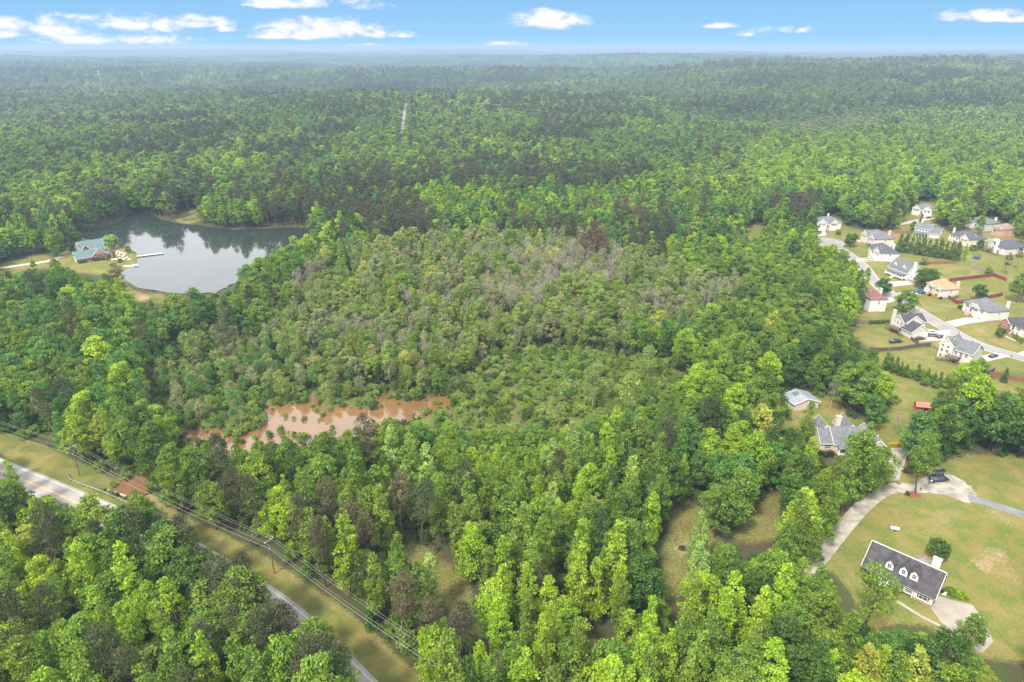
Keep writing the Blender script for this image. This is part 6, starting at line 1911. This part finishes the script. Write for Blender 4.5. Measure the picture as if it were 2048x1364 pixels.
# far communication mast
mp = px(212, 214); k_ = 1.12; mx_, my_ = mp.x * k_, mp.y * k_; mz = float(terrain(np.array([mx_]), np.array([my_]))[0])
o = empty('communication_mast', (mx_, my_, mz)); tag(o, 'tall thin communication mast above the far hazy forest', 'mast')
q = MB()
HM = 78
for k in range(3):
    a = k * 2.094; q.bar((math.cos(a) * 1.6, math.sin(a) * 1.6, 0), (math.cos(a) * .7, math.sin(a) * .7, HM), .28, .28)
for i in range(26):
    z0_, z1_ = i * 3, i * 3 + 3; r0 = 1.6 - .9 * z0_ / HM; r1 = 1.6 - .9 * z1_ / HM
    for k in range(3):
        a, b = k * 2.094, (k + 1) * 2.094
        q.bar((math.cos(a) * r0, math.sin(a) * r0, z0_), (math.cos(b) * r1, math.sin(b) * r1, z1_), .14, .14)
q.build('lattice', STEEL, o)
for z in (HM - 2, HM - 8):
    for k in range(6):
        a = k * 1.047; q = MB(); q.box(math.cos(a) * 2.0 - .2, math.cos(a) * 2.0 + .2, math.sin(a) * 2.0 - .2, math.sin(a) * 2.0 + .2, z - 1.3, z + 1.3); q.build('antenna', WHITE, o)
# three far houses showing between the crowns
for (u, v), rf, lab in (((1051, 305), 'grey', 'distant white house in the forest beyond the swamp wood'), ((1171, 266), 'navy', 'distant pale house beyond the dark pines'), ((1296, 202), 'tan', 'farthest white house on the wooded rise')):
    p = px(u, v)
    for _ in range(3):
        z = float(terrain(np.array([p.x]), np.array([p.y]))[0]); p = px(u, v, z)
    h = House('house', lab, Vector((p.x - 8, p.y, 0)), Vector((p.x + 8, p.y, 0)), 'white', rf, D=10, rz=0, group='far houses in the forest')
    h.root.location.z = z
    h.block(0, 16, 0, 10, 6.0, 'x', 3.5, z0=-3)
    for k in range(4):
        h.win(2 + k * 4, 0, 'f', 3.6, 1.2, 1.5); h.win(2 + k * 4, 0, 'f', .9, 1.2, 1.5)
    h.done()

# ================================================================== the two people by the pickup
SKIN = principled('skin', (.42, .24, .17), .6); HAIR = principled('dark_hair', (.015, .011, .009), .6); SHIRTD = principled('dark_shirt', (.02, .02, .024), .85); SHIRTW = principled('white_shirt', (.62, .61, .59), .85); JEANS = principled('dark_jeans', (.035, .045, .07), .9); SHOE = principled('shoe', (.03, .028, .026), .7)
def person(u, v, rz, shirt, label, reach):
    p = px(u, v)
    o = empty('person', (p.x, p.y, .035), R(rz)); tag(o, label, 'person')
    J = {'pel': (0, 0, .95), 'wst': (0, .01, 1.10), 'chs': (0, .02, 1.32), 'nk': (0, .01, 1.50), 'hd': (0, -.02, 1.60), 'top': (0, -.01, 1.74)}
    Rr = {'pel': .15, 'wst': .135, 'chs': .155, 'nk': .058, 'hd': .10, 'top': .085}
    E_ = [('pel', 'wst'), ('wst', 'chs'), ('chs', 'nk'), ('nk', 'hd'), ('hd', 'top')]
    for s, n in ((-1, 'a'), (1, 'b')):
        f = reach if s < 0 else reach * .35
        J.update({'sh' + n: (s * .19, .01, 1.42), 'el' + n: (s * .25, -.10 * f - .02, 1.15 + .05 * f), 'wr' + n: (s * .23, -.34 * f - .02, .90 + .25 * f), 'pm' + n: (s * .23, -.43 * f - .02, .82 + .28 * f), 'hip' + n: (s * .095, 0, .90), 'kn' + n: (s * .11, -.03 - .04 * s, .50), 'an' + n: (s * .12, .02 + .05 * s, .09), 'to' + n: (s * .14, -.17 + .05 * s, .04)})
        Rr.update({'sh' + n: .065, 'el' + n: .045, 'wr' + n: .032, 'pm' + n: .036, 'hip' + n: .10, 'kn' + n: .06, 'an' + n: .045, 'to' + n: .038})
        E_ += [('chs', 'sh' + n), ('sh' + n, 'el' + n), ('el' + n, 'wr' + n), ('wr' + n, 'pm' + n), ('pel', 'hip' + n), ('hip' + n, 'kn' + n), ('kn' + n, 'an' + n), ('an' + n, 'to' + n)]
        px_, py_, pz_ = J['pm' + n]
        for k, (dx, L_) in enumerate(((-.03, .07), (-.01, .085), (.01, .08), (.03, .062))):
            J[f'f{n}{k}'] = (px_ + dx, py_ - .03, pz_ - .045); J[f'g{n}{k}'] = (px_ + dx * 1.1, py_ - .045, pz_ - .045 - L_ * .6)
            Rr[f'f{n}{k}'] = .01; Rr[f'g{n}{k}'] = .008
            E_ += [('pm' + n, f'f{n}{k}'), (f'f{n}{k}', f'g{n}{k}')]
        J[f't{n}'] = (px_ - s * .05, py_ - .03, pz_ - .01); Rr[f't{n}'] = .01; E_ += [('pm' + n, f't{n}')]
    names = list(J); idx = {k: i for i, k in enumerate(names)}
    me = bpy.data.meshes.new('body'); me.from_pydata([J[k] for k in names], [(idx[a], idx[b]) for a, b in E_], [])
    b = link('body', me, o)
    md = b.modifiers.new('skin', 'SKIN')
    for i, k in enumerate(names):
        me.skin_vertices[0].data[i].radius = (Rr[k], Rr[k]); me.skin_vertices[0].data[i].use_root = (k == 'pel')
    b.modifiers.new('smooth', 'SUBSURF').levels = 1; b.modifiers['smooth'].render_levels = 1
    dg = bpy.context.evaluated_depsgraph_get(); ev = b.evaluated_get(dg); nm = bpy.data.meshes.new_from_object(ev)
    b.modifiers.clear(); b.data = nm; nm.name = 'body'
    nm.materials.clear()
    for m_ in (SKIN, shirt, JEANS, SHOE):
        nm.materials.append(m_)
    for f in nm.polygons:
        c = f.center
        arm = abs(c.x) > .2
        f.material_index = 3 if c.z < .10 else 2 if (c.z < .98 and not arm) else 1 if (c.z < 1.46 and not (arm and c.z < 1.12 + .1 * reach)) else 0
        f.use_smooth = True
    q = MB(); q.tube([(0, .02, 1.56), (0, .025, 1.66), (0, .01, 1.76), (0, 0, 1.80)], [.09, .118, .10, .03], 10); q.build('hair', HAIR, o, smooth=True)
    q = MB()
    q.add([(-.018, -.125, 1.615), (.018, -.125, 1.615), (0, -.15, 1.605), (0, -.118, 1.65)], [(0, 1, 2), (0, 2, 3), (1, 3, 2)]); q.build('nose', SKIN, o)
    for s in (-1, 1):
        q = MB(); q.tube([(s * .036, -.115, 1.645), (s * .036, -.124, 1.645)], [.014, .008], 8); q.build('eye', INK, o)
        q = MB(); q.tube([(s * .10, -.01, 1.625), (s * .118, .0, 1.63)], [.03, .022], 8); q.build('ear', SKIN, o)
    return o
person(1856.5, 969.5, 70, SHIRTD, 'person in dark clothes reaching toward the pickup tailgate', 1.0)
person(1861, 968.5, -60, SHIRTW, 'person in a white shirt standing at the rear of the pickup', .4)
# ================================================================== a label for every wood tree: its look, then its place by the nearest landmark
bpy.context.view_layer.update()
LMK = [('the tin roofed shed', 1598, 803), ('the grey roofed ranch house', 1690, 895), ('the charcoal roofed cottage', 1800, 1170), ('the fire pit', 1366, 1097), ('the yellow road sign', 329, 1043), ('the guardrail pole', 160, 952), ('the wire corner pole', 549, 1147), ('the creek pool', 265, 975),
       ("the pond's right tip", 905, 805), ("the pond's left end", 375, 880), ("the pond's middle", 650, 850), ('the gravel yard pickup', 1873, 960), ("the gravel track's end", 1620, 1140), ('the meadow strip', 880, 1160), ('the small lower glade', 1190, 1290), ('the bottom left corner', 0, 1364), ('the bottom right corner', 2048, 1364),
       ("the bottom edge's middle", 1024, 1364), ('the left end of the road', 60, 945), ("the wires' bottom end", 860, 1364), ('the cottage driveway', 1930, 1260), ('the guardrail right end', 378, 1055), ("the fire clearing's top", 1400, 1000), ("the fire clearing's tip", 1345, 1190), ('the maroon roofed house', 1742, 620), ("the hedge's wood end", 1769, 742),
       ('the middle of the marsh', 1120, 780), ("the marsh's near edge", 1080, 875), ('the red roofed playhouse', 1845, 824), ('the left edge wires', 0, 860), ('the road middle', 430, 1110), ('the lowest road stretch', 655, 1274), ("the meadow strip's top", 805, 1100), ("the cottage's dirt patch", 1870, 1040), ("the pond's shrub spit", 500, 860), ("the marsh's right end", 1380, 765), ('the wood left of the pond', 300, 800), ('the wood right of the marsh', 1500, 800), ('the shaded brown clearing', 1510, 1050)]
LP = [(n_, px(u, v)) for n_, u, v in LMK]
LOOK = {'lime': 'lime green', 'yellow': 'yellow green', 'mid': 'mid green', 'dark': 'dark green', 'cool': 'blue green', 'olive': 'olive green', 'grey': 'grey green', 'pine': 'dark olive', 'pinebrown': 'brownish', 'pale': 'pale green', 'rust': 'rusty brown', 'red': 'reddish'}
FORM = {'broad': 'round crowned tree', 'narrow': 'narrow upright tree', 'pine': 'pine', 'swamp': 'thin swamp tree', 'bare': 'bare branched tree', 'shrub': 'shrub'}
ORD = 'nearest,second nearest,third nearest,fourth nearest,fifth nearest,sixth nearest,seventh nearest,eighth nearest,ninth nearest,tenth nearest'.split(',')
byl = {}
for t in TREES:
    if t[0].name in LABELLED:
        continue
    size = 'small ' if t[5] < .72 else 'tall ' if t[5] > 1.04 else ''
    byl.setdefault((size + LOOK[t[2]] + ' ' + FORM[t[1]]), []).append(t)
for look, L_ in byl.items():
    left = set(range(len(L_)))
    D = [[(Vector((t[3], t[4], 0)) - p).length for _, p in LP] for t in L_]
    rank = [[0] * len(LP) for _ in L_]
    for j in range(len(LP)):
        for r_, i in enumerate(sorted(range(len(L_)), key=lambda i: D[i][j])):
            rank[i][j] = r_
    for i, t in enumerate(L_):
        j = min(range(len(LP)), key=lambda j: (rank[i][j] + D[i][j] / 40, D[i][j]))
        art = ORD[rank[i][j]] if rank[i][j] < len(ORD) else 'number %d' % (rank[i][j] + 1)
        t[0]['label'] = f'{look}, {art} such to {LP[j][0]}' if len(L_) > 1 else f'{look} standing near {LP[j][0]}'

for o in S.objects:
    if o.get('label') and not 4 <= len(o['label'].split()) <= 16:
        print('LABEL', len(o['label'].split()), o['label'])
# ================================================================== the air
bm = bmesh.new(); bmesh.ops.create_cube(bm, size=1.0)
for v in bm.verts:
    v.co = Vector((v.co.x * 110000, v.co.y * 110000 , -120 if v.co.z < 0 else 126))
me = bpy.data.meshes.new('haze'); bm.to_mesh(me); bm.free()
m_ = bpy.data.materials.new('haze_air'); m_.use_nodes = True
n = NT(m_.node_tree); n.n.clear()
pvol = n.new('ShaderNodeVolumePrincipled')
pvol.inputs['Color'].default_value = (0.34, 0.45, 0.65, 1)
pvol.inputs['Density'].default_value = 1.75e-4
pvol.inputs['Anisotropy'].default_value = 0.1
o_ = n.new('ShaderNodeOutputMaterial'); n.l.new(pvol.outputs[0], o_.inputs['Volume'])
haze = tag(link('haze', me, None, [m_]), kind='stuff')
